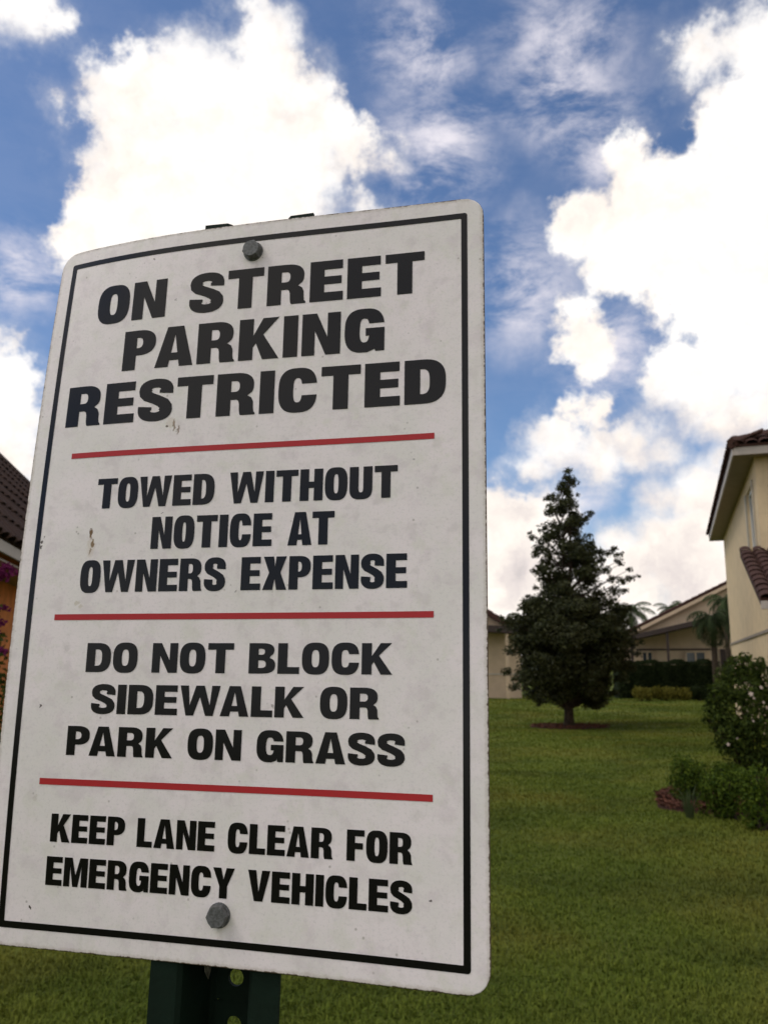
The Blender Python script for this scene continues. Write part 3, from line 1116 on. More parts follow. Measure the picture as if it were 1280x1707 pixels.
def beige_house():
    Y = 40.5
    P = lambda x, y, YY=Y: hit(x, y, YY)
    h = thing('house', 'beige single storey house showing between the parking sign and the dark tree', 'house', (P(780, 1108).x, Y + 3, 0))
    x0, x1 = P(640, 1108).x, P(868, 1108).x
    zr = P(868, 1062).z
    zl = P(640, 900).z
    mb = MB()
    mb.prism([Vector((x0, Y, -.1)), Vector((x1, Y, -.1)), Vector((x1, Y, zr)), Vector((x0, Y, zl))], (0, .2, 0))
    mb.prism([Vector((x1 - .2, Y + .2, -.1)), Vector((x1, Y + .2, -.1)), Vector((x1, Y + .2, zr)), Vector((x1 - .2, Y + .2, zr))], (0, 8, 0))
    mb.build('wall', M['stucco_pink'], h)
    e0 = Vector((x0, Y - .4, P(640, 888).z + .05)); e1 = Vector((P(884, 1108).x, Y - .4, P(884, 1070).z))
    e0 = Vector((x0, Y - .4, e1.z + (e1.x - x0) * .62))
    mb = MB()
    mb.prism([e0, e1, e1 + Vector((0, 0, .2)), e0 + Vector((0, 0, .2))], (0, 9, 0))
    rf = mb.build('roof', M['tile_red'], h)
    me = tile_mesh('rake_tile', .26, .42, .09); me.materials.append(M['tile_red'])
    ayv = (e0 - e1).normalized()
    lay_tiles(e1 + Vector((0, .02, .19)), Vector((0, 1, 0)), ayv, 3, int((e0 - e1).length / .36), .25, .42, me, rf, seed=6)
    # dark porch beam and post
    b0, b1 = P(700, 1046, Y - 1.5), P(866, 1056, Y - 1.5)
    mb = MB()
    mb.prism([b0, b1, b1 + Vector((0, 0, .30)), b0 + Vector((0, 0, .30))], (0, 1.45, 0))
    mb.build('porch_roof', M['dark_trim'], h)
    q = P(846, 1108, Y - 1.4)
    MB().box((q.x - .07, q.y, -.05), (.14, 0, 0), (0, .14, 0), (0, 0, 3.0)).build('porch_post', M['stucco_pink'], h)
    mb = MB()
    z = P(640, 1125).z
    mb.box((x0, Y - .04, z), (x1 - x0, 0, 0), (0, .038, 0), (0, 0, .07))
    mb.build('wall_band', M['fascia'], h)


beige_house()


# ------------------------------------------------------------------ orange house on the left
def orange_house():
    zE = 2.75
    e0, e1 = hitz(0, 893, zE), hitz(36, 914, zE)
    d = (e1 - e0); d.normalize()
    zR = 5.2
    r0 = hitz(0, 768, zR)
    left = Vector((-d.y, d.x, 0))
    if left.x > 0: left = -left
    # slope plane passes through the eave line and r0
    run = (r0 - e0).dot(left)
    rise = zR - zE
    S = e0 - d * 2.2                       # near end of the eave
    Ln = 12.5
    h = thing('house', 'orange stucco house with a brown tiled roof at the left edge', 'house', (S.x + left.x * 3, S.y + 4, 0))
    up = Vector((0, 0, 1))
    sl = (left * run + up * rise); sL = sl.length; ay = sl.normalized()
    mb = MB()
    nrm = d.cross(ay); nrm = nrm if nrm.z > 0 else -nrm
    mb.prism([S, S + d * Ln, S + d * Ln + sl, S + sl], -nrm * .08)
    T = S + sl
    mb.prism([T, T + d * Ln, T + d * Ln + left * run - up * rise, T + left * run - up * rise], -Vector((-nrm.x * 0, 0, 1)) * .08)
    rf = mb.build('roof', M['tile_brown'], h)
    me = tile_mesh('brown_tile', .27, .44, .07); me.materials.append(M['tile_brown'])
    ax = -d if (-d).cross(ay).z > 0 else d
    o = S + d * (Ln if ax.dot(d) < 0 else 0)
    def skip(u, v):
        p_ = o + ax * u + ay * v
        r_ = p_ - Vector((0, 0, EYE))
        px = CX + FPX * r_.x / (r_.y * math.cos(PITCH) + r_.z * math.sin(PITCH))
        return px < -130 or px > 75
    lay_tiles(o - ay * .05 + nrm * .005, ax, ay, int(Ln / .28), int(sL / .37) + 1, .28, .44, me, rf, skip=skip, seed=9)
    rc = MB(); rc.tube([T, T + d * Ln], .11, 6); rc.build('ridge_cap', M['tile_brown'], rf)
    fb = MB(); fb.box(S - left * .03 - up * .15, d * Ln, left * .028, up * .11); fb.build('fascia', M['fascia_white'], h)
    so = MB(); so.box(S - up * .22, d * Ln, left * .55, up * .02); so.build('soffit', M['soffit'], h)
    wa = MB(); w0 = S + left * .5; w0.z = -.1
    wa.box(w0 + d * .5, d * (Ln - 1.0), left * .2, up * (zE - .12))
    # end gable
    g0 = w0 + d * (Ln - .5) - d * .2 + left * .2
    wa.prism([g0, g0 + left * (2 * run - 1.4), Vector((*(g0 + left * (2 * run - 1.4)).xy, zE - .3)), Vector((*(g0 + left * (run - .7)).xy, zR - .5)), Vector((*g0.xy, zE - .3))], d * .2)
    wa.build('wall', M['stucco_orange'], h)


orange_house()

# bougainvillea in front of the orange wall
b = hit(-30, 1330, 6.9); b.z = 0
Yb = b.y
cl = [lump(x, y, Yb + dy, b, r) for (x, y, dy, r) in [(-30, 1000, 0, .16), (-5, 958, 0, .07), (-45, 955, .2, .16), (-4, 1018, -.1, .06), (-14, 1070, 0, .14), (-40, 1100, 0, .26), (-20, 1140, -.1, .20),
                                                   (-40, 1180, 0, .36), (-80, 1040, .2, .3), (-20, 1230, 0, .3), (-50, 1260, 0, .35)]]
bg_ = shrub('bougainvillea', 'magenta flowering bougainvillea climbing by the orange wall at the left edge', 'shrub', b, cl, L_SHRUB, .06, 350, 61, 12, .5, shell=.8)
r = np.random.default_rng(8)
clb = [lump(x, y, Yb + dy - .05, b, r_) for (x, y, dy, r_) in [(10, 956, -.1, .085), (-8, 952, 0, .10), (18, 948, 0, .05), (10, 1014, -.1, .035), (0, 1038, -.15, .05), (-28, 1000, -.1, .12), (4, 1085, -.2, .04), (-30, 1060, -.1, .14)]]
clb = [(b.x + c[0], b.y + c[1], b.z + c[2], c[3], c[4], c[5]) for c in clb]
P_, N_ = ellipsoid_pts(clb, 750, r, .8)
leaves('flowers', P_, N_, .042, .8, L_BOUG, bg_, r, jitter=1.2, kind='stuff')


# ------------------------------------------------------------------ the parking sign
Q = [-0.21721, 0.03638, -0.0063, -0.08981, 0.51128, 1.61339, -0.00054, 0.00538, 0.00229, 0.00105, -0.00331, -0.00244, 0.00272, -0.00498]
PW, PH = .3048, .4572


def surf(u, v, off=0.0):
    """point on the (slightly bent) sign plate; off = distance in front of its face"""
    a = u / (PW / 2); b = v / (PH / 2)
    c = Q[6:]
    w = c[0] * a * a + c[1] * a * a * b + c[2] * a * b + c[3] * b * b + c[4] * a ** 3 + c[5] * a ** 3 * b + c[6] * a * a * b * b + c[7] * a * b * b - off
    yaw, t, r = Q[:3]
    x = u * math.cos(r) - v * math.sin(r); z = u * math.sin(r) + v * math.cos(r)
    y2 = w * math.cos(t) + z * math.sin(t); z2 = z * math.cos(t) - w * math.sin(t)
    return Vector((x * math.cos(yaw) - y2 * math.sin(yaw) + Q[3], x * math.sin(yaw) + y2 * math.cos(yaw) + Q[4], z2 + Q[5]))


yaw = Q[0]
sx = Vector((math.cos(yaw), math.sin(yaw), 0))        # to the right along the sign
sy = Vector((-math.sin(yaw), math.cos(yaw), 0))       # away behind the sign
sign_base = surf(0, -.2, 0); sign_base.z = 0
SIGN = thing('parking_sign', 'white metal parking restriction sign bolted to a green steel post', 'sign', sign_base)


def plate_outline(hw, hh, r, n=10):
    out = []
    for (cx, cy, a0) in ((hw - r, hh - r, 0), (-hw + r, hh - r, 90), (-hw + r, -hh + r, 180), (hw - r, -hh + r, 270)):
        for k in range(n + 1):
            a = R_(a0 + 90 * k / n)
            out.append((cx + r * math.cos(a), cy + r * math.sin(a)))
    return out


def metal_sign_material():
    m = bpy.data.materials.new('sign_white')
    m.use_nodes = True
    nt = m.node_tree; t = NT(nt)
    b = nt.nodes['Principled BSDF']
    uv = t.n('ShaderNodeUVMap', uv_map='flat').outputs[0]        # metres on the plate
    base = t.mix(t.ramp(t.noise(uv, 22, 5, .6), .35, .65), (.83, .75, .755, 1), (.765, .72, .69, 1))
    base = t.mix(t.ramp(t.noise(uv, 48, 5, .7), .50, .66, hi=.5), base, (.67, .585, .61, 1))
    base = t.mix(t.ramp(t.noise(t.vec('ADD', uv, (3.1, 7.7, 0)), 60, 5, .7), .52, .66, hi=.45), base, (.69, .67, .585, 1))
    base = t.mix(t.ramp(t.noise(uv, 520, 3, .7), .5, .72, hi=.38), base, (.56, .52, .51, 1))
    base = t.mix(t.ramp(t.noise(uv, 95, 4, .6), .52, .72, hi=.5), base, (.66, .61, .585, 1))
    # faint mineral smears and grime
    sm = t.vec('MULTIPLY', uv, (60, 14, 1))
    base = t.mix(t.ramp(t.noise(sm, 1, 5, .65), .56, .78, hi=.35), base, (.58, .54, .49, 1))
    # fine specks
    vo = t.n('ShaderNodeTexVoronoi'); vo.inputs['Scale'].default_value = 130
    t._in(vo.inputs['Vector'], uv)
    sp = t.math('MULTIPLY', t.ramp(vo.outputs['Distance'], .13, .05), t.ramp(t.noise(uv, 31, 2, .5), .50, .58))
    base = t.mix(t.math('MULTIPLY', sp, .5), base, (.24, .20, .17, 1))
    # stains: (u, v, ru, rv, strength, colour)
    wv = t.vec('ADD', uv, t.vec('SCALE', t.vec('SUBTRACT', t.noise(uv, 260, 4, .6, col=True), (.5, .5, .5)), scale=.006))
    for (px, py, ru, rv, s, c) in STAINS:
        q = inv_sign(px, py)
        dv = t.vec('MULTIPLY', t.vec('SUBTRACT', wv, (q[0], q[1], 0)), (1 / ru, 1 / rv, 0))
        base = t.mix(t.ramp(t.vec('LENGTH', dv), 1.0, .55, hi=s), base, (*c, 1))
    # worn rusty rim
    se = t.n('ShaderNodeSeparateXYZ'); nt.links.new(uv, se.inputs[0])
    ex = t.math('SUBTRACT', PW / 2, t.math('ABSOLUTE', se.outputs[0]))
    ey = t.math('SUBTRACT', PH / 2, t.math('ABSOLUTE', se.outputs[1]))
    ed = t.math('MINIMUM', ex, ey)
    nz = t.math('MULTIPLY', t.noise(uv, 230, 4, .75), .0034)
    rim = t.ramp(t.math('SUBTRACT', ed, nz), -.0013, -.0019)
    rim2 = t.ramp(t.math('SUBTRACT', ed, t.math('MULTIPLY', nz, 1.3)), .0004, -.0018, hi=.35)
    base = t.mix(rim2, base, (.36, .30, .22, 1))
    base = t.mix(rim, base, (.10, .065, .04, 1))
    nt.links.new(base, b.inputs['Base Color'])
    b.inputs['Roughness'].default_value = .42
    b.inputs['Specular IOR Level'].default_value = .35
    bp = t.n('ShaderNodeBump'); bp.inputs['Strength'].default_value = .12; bp.inputs['Distance'].default_value = .001
    nt.links.new(t.noise(uv, 300, 5, .7), bp.inputs['Height'])
    nt.links.new(bp.outputs[0], b.inputs['Normal'])
    return m


def inv_sign(px, py):
    u = v = 0.0

    def pr(u, v):
        P = surf(u, v) - Vector((0, 0, EYE))
        yc = P.y * math.cos(PITCH) + P.z * math.sin(PITCH); zc = -P.y * math.sin(PITCH) + P.z * math.cos(PITCH)
        return CX + FPX * P.x / yc, CY - FPX * zc / yc
    for _ in range(12):
        x, y = pr(u, v)
        xu, yu = pr(u + 1e-4, v); xv, yv = pr(u, v + 1e-4)
        a, b, c, d = (xu - x) / 1e-4, (xv - x) / 1e-4, (yu - y) / 1e-4, (yv - y) / 1e-4
        det = a * d - b * c
        ex, ey = px - x, py - y
        u += (d * ex - b * ey) / det; v += (-c * ex + a * ey) / det
    return u, v


RUST = (.16, .09, .035)
DK = (.04, .025, .02)
STAINS = [(427, 455, .0022, .010, .16, (.35, .27, .2)), (366, 1560, .0022, .008, .14, (.35, .27, .2)), (152, 889, .0016, .0040, 1.0, RUST), (155, 905, .0013, .0040, .95, RUST), (150, 919, .0012, .0025, .7, RUST), (152, 912, .004, .009, .22, (.40, .26, .12)), (128, 1005, .0022, .0022, .35, (.35, .28, .12)), (135, 1012, .0018, .0018, .3, (.35, .28, .12)),
          (68, 1176, .0009, .0013, .95, DK), (51, 1512, .0009, .0016, .95, DK), (717, 1501, .0008, .0009, .9, DK), (279, 709, .001, .001, .9, DK), (291, 709, .0014, .0045, .75, RUST), (297, 716, .0010, .0035, .7, RUST), (285, 704, .004, .004, .2, (.40, .26, .12)),
          (70, 903, .001, .0018, .95, DK), (74, 895, .0008, .001, .7, DK), (69, 912, .0009, .0013, .95, DK), (258, 431, .001, .001, .6, DK), (112, 1080, .003, .003, .22, (.3, .27, .25)), (110, 1380, .0025, .0045, .15, (.35, .3, .22)), (60, 1330, .002, .002, .25, (.35, .3, .22)),
          (345, 508, .0012, .001, .5, DK), (294, 500, .0008, .0012, .4, DK), (680, 556, .0007, .0008, .5, DK), (271, 854, .0007, .0007, .7, DK), (456, 1177, .0009, .0009, .5, DK), (690, 765, .001, .0009, .4, DK), (393, 986, .0007, .0009, .5, DK), (610, 1245, .001, .0009, .35, DK)]


def build_plate():
    hw, hh, rad = PW / 2, PH / 2, .0125
    nu, nv = 60, 90
    bm = bmesh.new()
    # grid clipped to the rounded outline by moving border rows onto it
    us = np.concatenate([[-hw, -hw + .0004], np.linspace(-hw + .004, hw - .004, nu - 3), [hw - .0004, hw]])
    vs = np.concatenate([[-hh, -hh + .0004], np.linspace(-hh + .004, hh - .004, nv - 3), [hh - .0004, hh]])

    def clampc(u, v):
        cx = max(abs(u) - (hw - rad), 0); cy = max(abs(v) - (hh - rad), 0)
        if cx > 0 and cy > 0:
            l = math.hypot(cx, cy); k = max(cx, cy) / l
            cx *= k; cy *= k
            return math.copysign(hw - rad + cx, u), math.copysign(hh - rad + cy, v)
        return u, v
    off = wloc(SIGN)
    uvs = {}
    grid = []
    for v in vs:
        row = []
        for u in us:
            a, b = clampc(u, v)
            vt = bm.verts.new(surf(a, b) - off); uvs[vt] = (a, b)
            row.append(vt)
        grid.append(row)
    for j in range(nv):
        for i in range(nu):
            f = bm.faces.new((grid[j][i], grid[j][i + 1], grid[j + 1][i + 1], grid[j + 1][i])); f.smooth = True
    ring = [grid[0][i] for i in range(nu + 1)] + [grid[j][nu] for j in range(1, nv + 1)] + [grid[nv][i] for i in range(nu - 1, -1, -1)] + [grid[j][0] for j in range(nv - 1, 0, -1)]
    # rolled rim then thickness
    rims = []
    for (out, dep) in ((.0003, .0002), (.0005, .0005), (.0004, .0016)):
        rr = []
        for vt in ring:
            a, b = uvs[vt]
            na = (max(abs(a) - (hw - rad), 0) * (1 if a > 0 else -1), max(abs(b) - (hh - rad), 0) * (1 if b > 0 else -1))
            l = math.hypot(*na) or 1
            nv_ = bm.verts.new(surf(a + na[0] / l * out, b + na[1] / l * out, -dep) - off)
            uvs[nv_] = (a + na[0] / l * out, b + na[1] / l * out)
            rr.append(nv_)
        rims.append(rr)
    prev = ring
    n = len(ring)
    for k, rr in enumerate(rims):
        for i in range(n):
            f = bm.faces.new((prev[i], rr[i], rr[(i + 1) % n], prev[(i + 1) % n]))
            f.material_index = 0 if k == 0 else 1
            f.smooth = False
        prev = rr
    # back sheet
    gb = {}
    for j in range(0, nv + 1):
        for i in range(0, nu + 1):
            if i in (0, nu) or j in (0, nv): continue
            vt = grid[j][i]; a, b = uvs[vt]
            q = bm.verts.new(surf(a, b, -.0016) - off); uvs[q] = (a, b); gb[(i, j)] = q
    idx = {}
    rim = rims[-1]
    k = 0
    for i in range(nu + 1): idx[(i, 0)] = rim[k]; k += 1
    for j in range(1, nv + 1): idx[(nu, j)] = rim[k]; k += 1
    for i in range(nu - 1, -1, -1): idx[(i, nv)] = rim[k]; k += 1
    for j in range(nv - 1, 0, -1): idx[(0, j)] = rim[k]; k += 1
    G = lambda i, j: gb.get((i, j)) or idx[(i, j)]
    for j in range(nv):
        for i in range(nu):
            f = bm.faces.new((G(i, j), G(i, j + 1), G(i + 1, j + 1), G(i + 1, j))); f.material_index = 1
    bmesh.ops.recalc_face_normals(bm, faces=bm.faces)
    lay = bm.loops.layers.uv.new('flat')
    for f in bm.faces:
        for lp in f.loops:
            lp[lay].uv = uvs[lp.vert]
    me = bpy.data.meshes.new('sign_plate'); bm.to_mesh(me); bm.free()
    me.materials.append(metal_sign_material())
    me.materials.append(mat('sign_edge', (.16, .12, .09), .7, (200, .6, (.05, .035, .03)), metal=.3))
    return finish('sign_plate', me, None, SIGN)


PLATE = build_plate()


def print_material(name, c0, c1, rough):
    m = mat(name, c0, rough, (700, .5, c1), spec=.26)
    return m


INK = print_material('black_ink', (.0035, .0032, .004), (.006, .0045, .005), .20)
REDINK = print_material('red_ink', (.42, .022, .026), (.36, .026, .028), .36)
PO = .00022     # print stands this far proud


def band(name, pts_uv, w_fn, mat_, closed=False):
    pass


def strip(u0, v0, u1, v1, n, mb):
    """rectangle on the plate, subdivided along its longer side"""
    hor = abs(u1 - u0) > abs(v1 - v0)
    rows = []
    for k in range(n + 1):
        t = k / n
        if hor:
            u = u0 + (u1 - u0) * t; rows.append((surf(u, v0, PO), surf(u, v1, PO)))
        else:
            v = v0 + (v1 - v0) * t; rows.append((surf(u0, v, PO), surf(u1, v, PO)))
    for k in range(n):
        mb.poly([rows[k][0], rows[k + 1][0], rows[k + 1][1], rows[k][1]])


def ring_print(name, ins, w, rad, mat_):
    o = []
    nseg = 40
    def outline(i, r):
        hw, hh = PW / 2 - i, PH / 2 - i
        pts = []
        cs = [(hw - r, hh - r, 0), (-hw + r, hh - r, 90), (-hw + r, -hh + r, 180), (hw - r, -hh + r, 270)]
        for q, (cx, cy, a0) in enumerate(cs):
            for k in range(6):
                a = R_(a0 + 90 * k / 5); pts.append((cx + r * math.cos(a), cy + r * math.sin(a)))
            nx_ = cs[(q + 1) % 4]; a = R_(nx_[2])
            p0 = pts[-1]; p1 = (nx_[0] + r * math.cos(a), nx_[1] + r * math.sin(a))
            for k in range(1, nseg):
                pts.append((p0[0] + (p1[0] - p0[0]) * k / nseg, p0[1] + (p1[1] - p0[1]) * k / nseg))
        return pts
    A = outline(ins, rad); B = outline(ins + w, .0006)
    mb = MB()
    n = len(A)
    rj = random.Random(3)
    va = [tuple(surf(a, b, PO)) for a, b in A]; vb = [tuple(surf(a, b, PO)) for a, b in B]
    return mesh_obj(name, va + vb, [(i, (i + 1) % n, n + (i + 1) % n, n + i) for i in range(n)], mat_, PLATE)


ring_print('border_stripe', .0099, .0038, .0018, INK)
for v in (.07227, -.0345, -.13416):
    mb = MB(); strip(-.1220, v - .00185, .1220, v + .00185, 48, mb)
    mesh_obj('red_stripe', mb.v, mb.f, REDINK, PLATE)


# --- lettering: a heavy grotesque drawn as outlines, height 1
def sup(cx, cy, rx, ry, a0, a1, n, e=2.5):
    out = []
    for k in range(n + 1):
        a = R_(a0 + (a1 - a0) * k / n)
        c, s = math.cos(a), math.sin(a)
        out.append((cx + rx * math.copysign(abs(c) ** (2 / e), c), cy + ry * math.copysign(abs(s) ** (2 / e), s)))
    return out


def stroke(pts, s, b):
    """sweep with an elliptical pen: s wide across vertical runs, b across horizontal runs"""
    L, Rr = [], []
    n = len(pts)
    for i in range(n):
        x0, y0 = pts[max(i - 1, 0)]; x1, y1 = pts[min(i + 1, n - 1)]
        dx, dy = x1 - x0, y1 - y0; l = math.hypot(dx, dy) or 1
        nx_, ny_ = -dy / l, dx / l
        h = .5 * math.hypot(s * nx_, b * ny_)
        L.append((pts[i][0] + nx_ * h, pts[i][1] + ny_ * h)); Rr.append((pts[i][0] - nx_ * h, pts[i][1] - ny_ * h))
    return L + Rr[::-1]


def rect(x0, y0, x1, y1):
    return [(x0, y0), (x1, y0), (x1, y1), (x0, y1)]


GW = dict(O=.84, N=.85, S=.82, T=.84, R=.88, E=.74, P=.80, A=.92, K=.92, I=.32, G=.86, C=.84, D=.85, W=1.32, H=.86, U=.84, B=.84, L=.68, X=.90, V=.90, Y=.90, F=.70, M=1.06)


def glyph(ch, w, s, b):
    """list of (outer, [holes])"""
    ov = .018
    E_ = 2.7 + (1 - min(w, 1)) * .8
    if ch == 'O':
        return [(sup(w / 2, .5, w / 2, .5 + ov, 0, 360, 44, E_)[:-1], [sup(w / 2, .5, w / 2 - s, .5 - b, 0, 360, 32, E_)[:-1]])]
    if ch == 'I': return [(rect(0, 0, w, 1), [])]
    if ch == 'T': return [([(w / 2 - s / 2, 0), (w / 2 + s / 2, 0), (w / 2 + s / 2, 1 - b), (w, 1 - b), (w, 1), (0, 1), (0, 1 - b), (w / 2 - s / 2, 1 - b)], [])]
    if ch == 'L': return [([(0, 0), (w, 0), (w, b), (s, b), (s, 1), (0, 1)], [])]
    if ch == 'E':
        m0, m1 = .5 - b * .45 + .01, .5 + b * .45 + .01
        return [([(0, 0), (w, 0), (w, b), (s, b), (s, m0), (w * .95, m0), (w * .95, m1), (s, m1), (s, 1 - b), (w * .98, 1 - b), (w * .98, 1), (0, 1)], [])]
    if ch == 'F':
        m0, m1 = .48 - b * .5, .48 + b * .5
        return [([(0, 0), (s, 0), (s, m0), (w * .92, m0), (w * .92, m1), (s, m1), (s, 1 - b), (w, 1 - b), (w, 1), (0, 1)], [])]
    if ch == 'H':
        m0, m1 = .5 - b * .5, .5 + b * .5
        return [([(0, 0), (s, 0), (s, m0), (w - s, m0), (w - s, 0), (w, 0), (w, 1), (w - s, 1), (w - s, m1), (s, m1), (s, 1), (0, 1)], [])]
    if ch == 'N':
        t = s * .88
        return [([(0, 0), (t, 0), (t, .58), (w - t * 1.12, 0), (w, 0), (w, 1), (w - t, 1), (w - t, .42), (t * 1.12, 1), (0, 1)], [])]
    if ch == 'M':
        t = s * .86
        return [([(0, 0), (t, 0), (t, .70), (w / 2 - t * .42, 0), (w / 2 + t * .42, 0), (w - t, .70), (w - t, 0), (w, 0), (w, 1), (w - t * 1.28, 1), (w / 2, .40), (t * 1.28, 1), (0, 1)], [])]
    if ch == 'V':
        t = s * 1.02
        return [([(w / 2 - t * .52, 0), (w / 2 + t * .52, 0), (w, 1), (w - t, 1), (w / 2, .30), (t, 1), (0, 1)], [])]
    if ch == 'Y':
        t = s * 1.05
        return [([(w / 2 - s / 2, 0), (w / 2 + s / 2, 0), (w / 2 + s / 2, .40), (w, 1), (w - t, 1), (w / 2, .62), (t, 1), (0, 1), (w / 2 - s / 2, .40)], [])]
    if ch == 'X':
        t = s * 1.15; c = w / 2
        return [([(0, 0), (t * .98, 0), (c, .34), (w - t * .98, 0), (w, 0), (c + t * .55, .515), (w * .98, 1), (w * .98 - t, 1), (c, .69), (w * .02 + t, 1), (w * .02, 1), (c - t * .55, .515)], [])]
    if ch == 'W':
        t = s * .92; q = w / 4
        return [([(q - t * .42, 0), (q + t * .48, 0), (w / 2, .62), (3 * q - t * .48, 0), (3 * q + t * .42, 0), (w, 1), (w - t, 1), (3 * q, .34), (w / 2 + t * .50, 1), (w / 2 - t * .50, 1), (q, .34), (t, 1), (0, 1)], [])]
    if ch == 'K':
        t = s * 1.12
        return [([(0, 0), (s, 0), (s, .30), (s + .07, .40), (w - t * 1.02, 0), (w, 0), (s + .24, .60), (w * .985, 1), (w * .985 - t, 1), (s, .58), (s, 1), (0, 1)], [])]
    if ch == 'A':
        t = s * 1.0
        xi = lambda y: (w / 2 - t * .62) * y       # outer left edge
        inner_l = lambda y: t + (w / 2 - t) * (y / .78)
        y0, y1 = .16, .16 + b * .85
        apex = .80
        il = lambda y: t + (w / 2 - t) * (y / apex)
        return [([(0, 0), (t, 0), (il(y0) - .0, y0), (w - il(y0), y0), (w - t, 0), (w, 0), (w / 2 + t * .60, 1), (w / 2 - t * .60, 1)],
                 [[(il(y1) + .0, y1), (w - il(y1), y1), (w / 2, apex)]])]
    if ch == 'U':
        o = [(0, 1)] + [(0, .35)] + sup(w / 2, .36, w / 2, .36 + ov, 180, 360, 20, E_)[1:-1] + [(w, .35), (w, 1), (w - s, 1), (w - s, .36)]
        o += sup(w / 2, .36, w / 2 - s, .36 - b, 360, 180, 16, E_)[1:-1] + [(s, .36), (s, 1)]
        return [(o, [])]
    if ch == 'D':
        o = [(0, 0), (w * .42, 0)] + sup(w * .42, .5, w * .58, .5, -90, 90, 24, 2.7)[1:-1] + [(w * .42, 1), (0, 1)]
        k = w * .42
        i = [(s, b), (k, b)] + sup(k, .5, w - k - s * 1.02, .5 - b, -90, 90, 20, 2.9)[1:-1] + [(k, 1 - b), (s, 1 - b)]
        return [(o, [i])]
    if ch == 'P':
        yb = .36
        k = w * .45
        cy = (1 + yb) / 2; ry = (1 - yb) / 2
        o = [(0, 0), (s, 0), (s, yb), (k, yb)] + sup(k, cy, w - k, ry, -90, 90, 18, 2.5)[1:-1] + [(k, 1), (0, 1)]
        bb = b * .86
        i = [(s, yb + bb), (k, yb + bb)] + sup(k, cy, w - k - s * .98, ry - bb, -90, 90, 12, 2.4)[1:-1] + [(k, 1 - bb), (s, 1 - bb)]
        return [(o, [i])]
    if ch == 'R':
        yb = .40; k = w * .48; we = w * .95
        cy = (1 + yb) / 2; ry = (1 - yb) / 2
        lg = we - s * .98
        leg = [(lg, .26), (lg + .005, .12), (lg + .02, .03), (lg + .035, 0), (w, 0), (w, .035), (we + .012, .075), (we, .16), (we - .005, .30), (we - .05, .40), (we - s * .42, .455)]
        o = [(0, 0), (s, 0), (s, .37), (lg - .07, .37), (lg - .02, .34)] + leg + sup(k, cy, we - k, ry, -38, 90, 14, 2.5)[1:-1] + [(k, 1), (0, 1)]
        bb = b * .86; y2 = .37 + bb
        i = [(s, y2), (k, y2)] + sup(k, (y2 + 1 - bb) / 2, we - k - s * .98, (1 - bb - y2) / 2, -90, 90, 12, 2.4)[1:-1] + [(k, 1 - bb), (s, 1 - bb)]
        return [(o, [i])]
    if ch == 'B':
        k = w * .48; we = w * .95; bb = b * .84; ym = .525
        o = [(0, 0), (k, 0)] + sup(k, .27, w - k, .27, -90, 62, 14, 2.6)[1:] + [(w * .80, .53)] + sup(k, .765, we - k, .235, -50, 90, 12, 2.5) + [(0, 1)]
        i1 = [(s, bb), (k, bb)] + sup(k, (bb + ym - bb / 2) / 2, w - k - s * .98, (ym - 1.5 * bb) / 2, -90, 90, 10, 2.4)[1:-1] + [(k, ym - bb / 2), (s, ym - bb / 2)]
        i2 = [(s, ym + bb / 2), (k, ym + bb / 2)] + sup(k, (ym + bb / 2 + 1 - bb) / 2, we - k - s * .98, (1 - 1.5 * bb - ym) / 2, -90, 90, 10, 2.4)[1:-1] + [(k, 1 - bb), (s, 1 - bb)]
        return [(o, [i1, i2])]
    if ch == 'C':
        outer = sup(w / 2, .5, w / 2, .5 + ov, 0, 360, 88, E_); inner = sup(w / 2, .5, w / 2 - s, .5 - b, 0, 360, 88, E_)
        yt, yl = .645, .375
        up_ = [p for p in outer[:44] if p[1] > yt]
        dn_ = [p for p in outer[44:] if not (p[0] > w / 2 and p[1] > yl)]
        iu = [p for p in inner[:44] if p[1] > yt]
        idn = [p for p in inner[44:] if not (p[0] > w / 2 and p[1] > yl)]
        o = [(w, yt)] + up_ + dn_ + [(w, yl)] + [(w - s, yl)] + idn[::-1] + iu[::-1] + [(w - s, yt)]
        return [(o, [])]
    if ch == 'G':
        outer = sup(w / 2, .5, w / 2, .5 + ov, 0, 360, 88, E_); inner = sup(w / 2, .5, w / 2 - s, .5 - b, 0, 360, 88, E_)
        yt = .66
        up_ = [p for p in outer[:44] if p[1] > yt]
        dn_ = [p for p in outer[44:] if p[0] < w * .62]
        iu = [p for p in inner[:44] if p[1] > yt]
        idn = [p for p in inner[44:] if not (p[0] > w / 2 and p[1] > .3)]
        o = [(w, yt)] + up_ + dn_ + [(w * .76, .05), (w - s * .66, .13), (w - s * .60, 0), (w, 0), (w, .55), (w * .53, .55), (w * .53, .55 - b * .82), (w - s, .55 - b * .82)] + idn[::-1] + iu[::-1] + [(w - s, yt)]
        return [(o, [])]
    if ch == 'S':
        h = b / 2
        rx = w / 2 - s / 2
        top, bot = 1 + ov - h, -ov + h
        cyu = .735; cyl = .265
        pts = []
        # upper bowl from the right terminal over the top to the left side
        pts += [(w / 2 + rx * .985, .655), (w / 2 + rx, .70)]
        pts += sup(w / 2, cyu, rx, top - cyu, 8, 180, 16, 2.3)
        pts += [(w / 2 - rx * .97, .665), (w / 2 - rx * .80, .605), (w / 2 - rx * .42, .56), (w / 2, .515), (w / 2 + rx * .45, .46), (w / 2 + rx * .84, .395), (w / 2 + rx * .99, .32)]
        pts += sup(w / 2, cyl, rx, cyl - bot, 0, -172, 16, 2.3)
        pts += [(w / 2 - rx, .30), (w / 2 - rx * .985, .345)]
        return [(stroke(pts, s, b * .98), 'strip')]
    raise ValueError(ch)


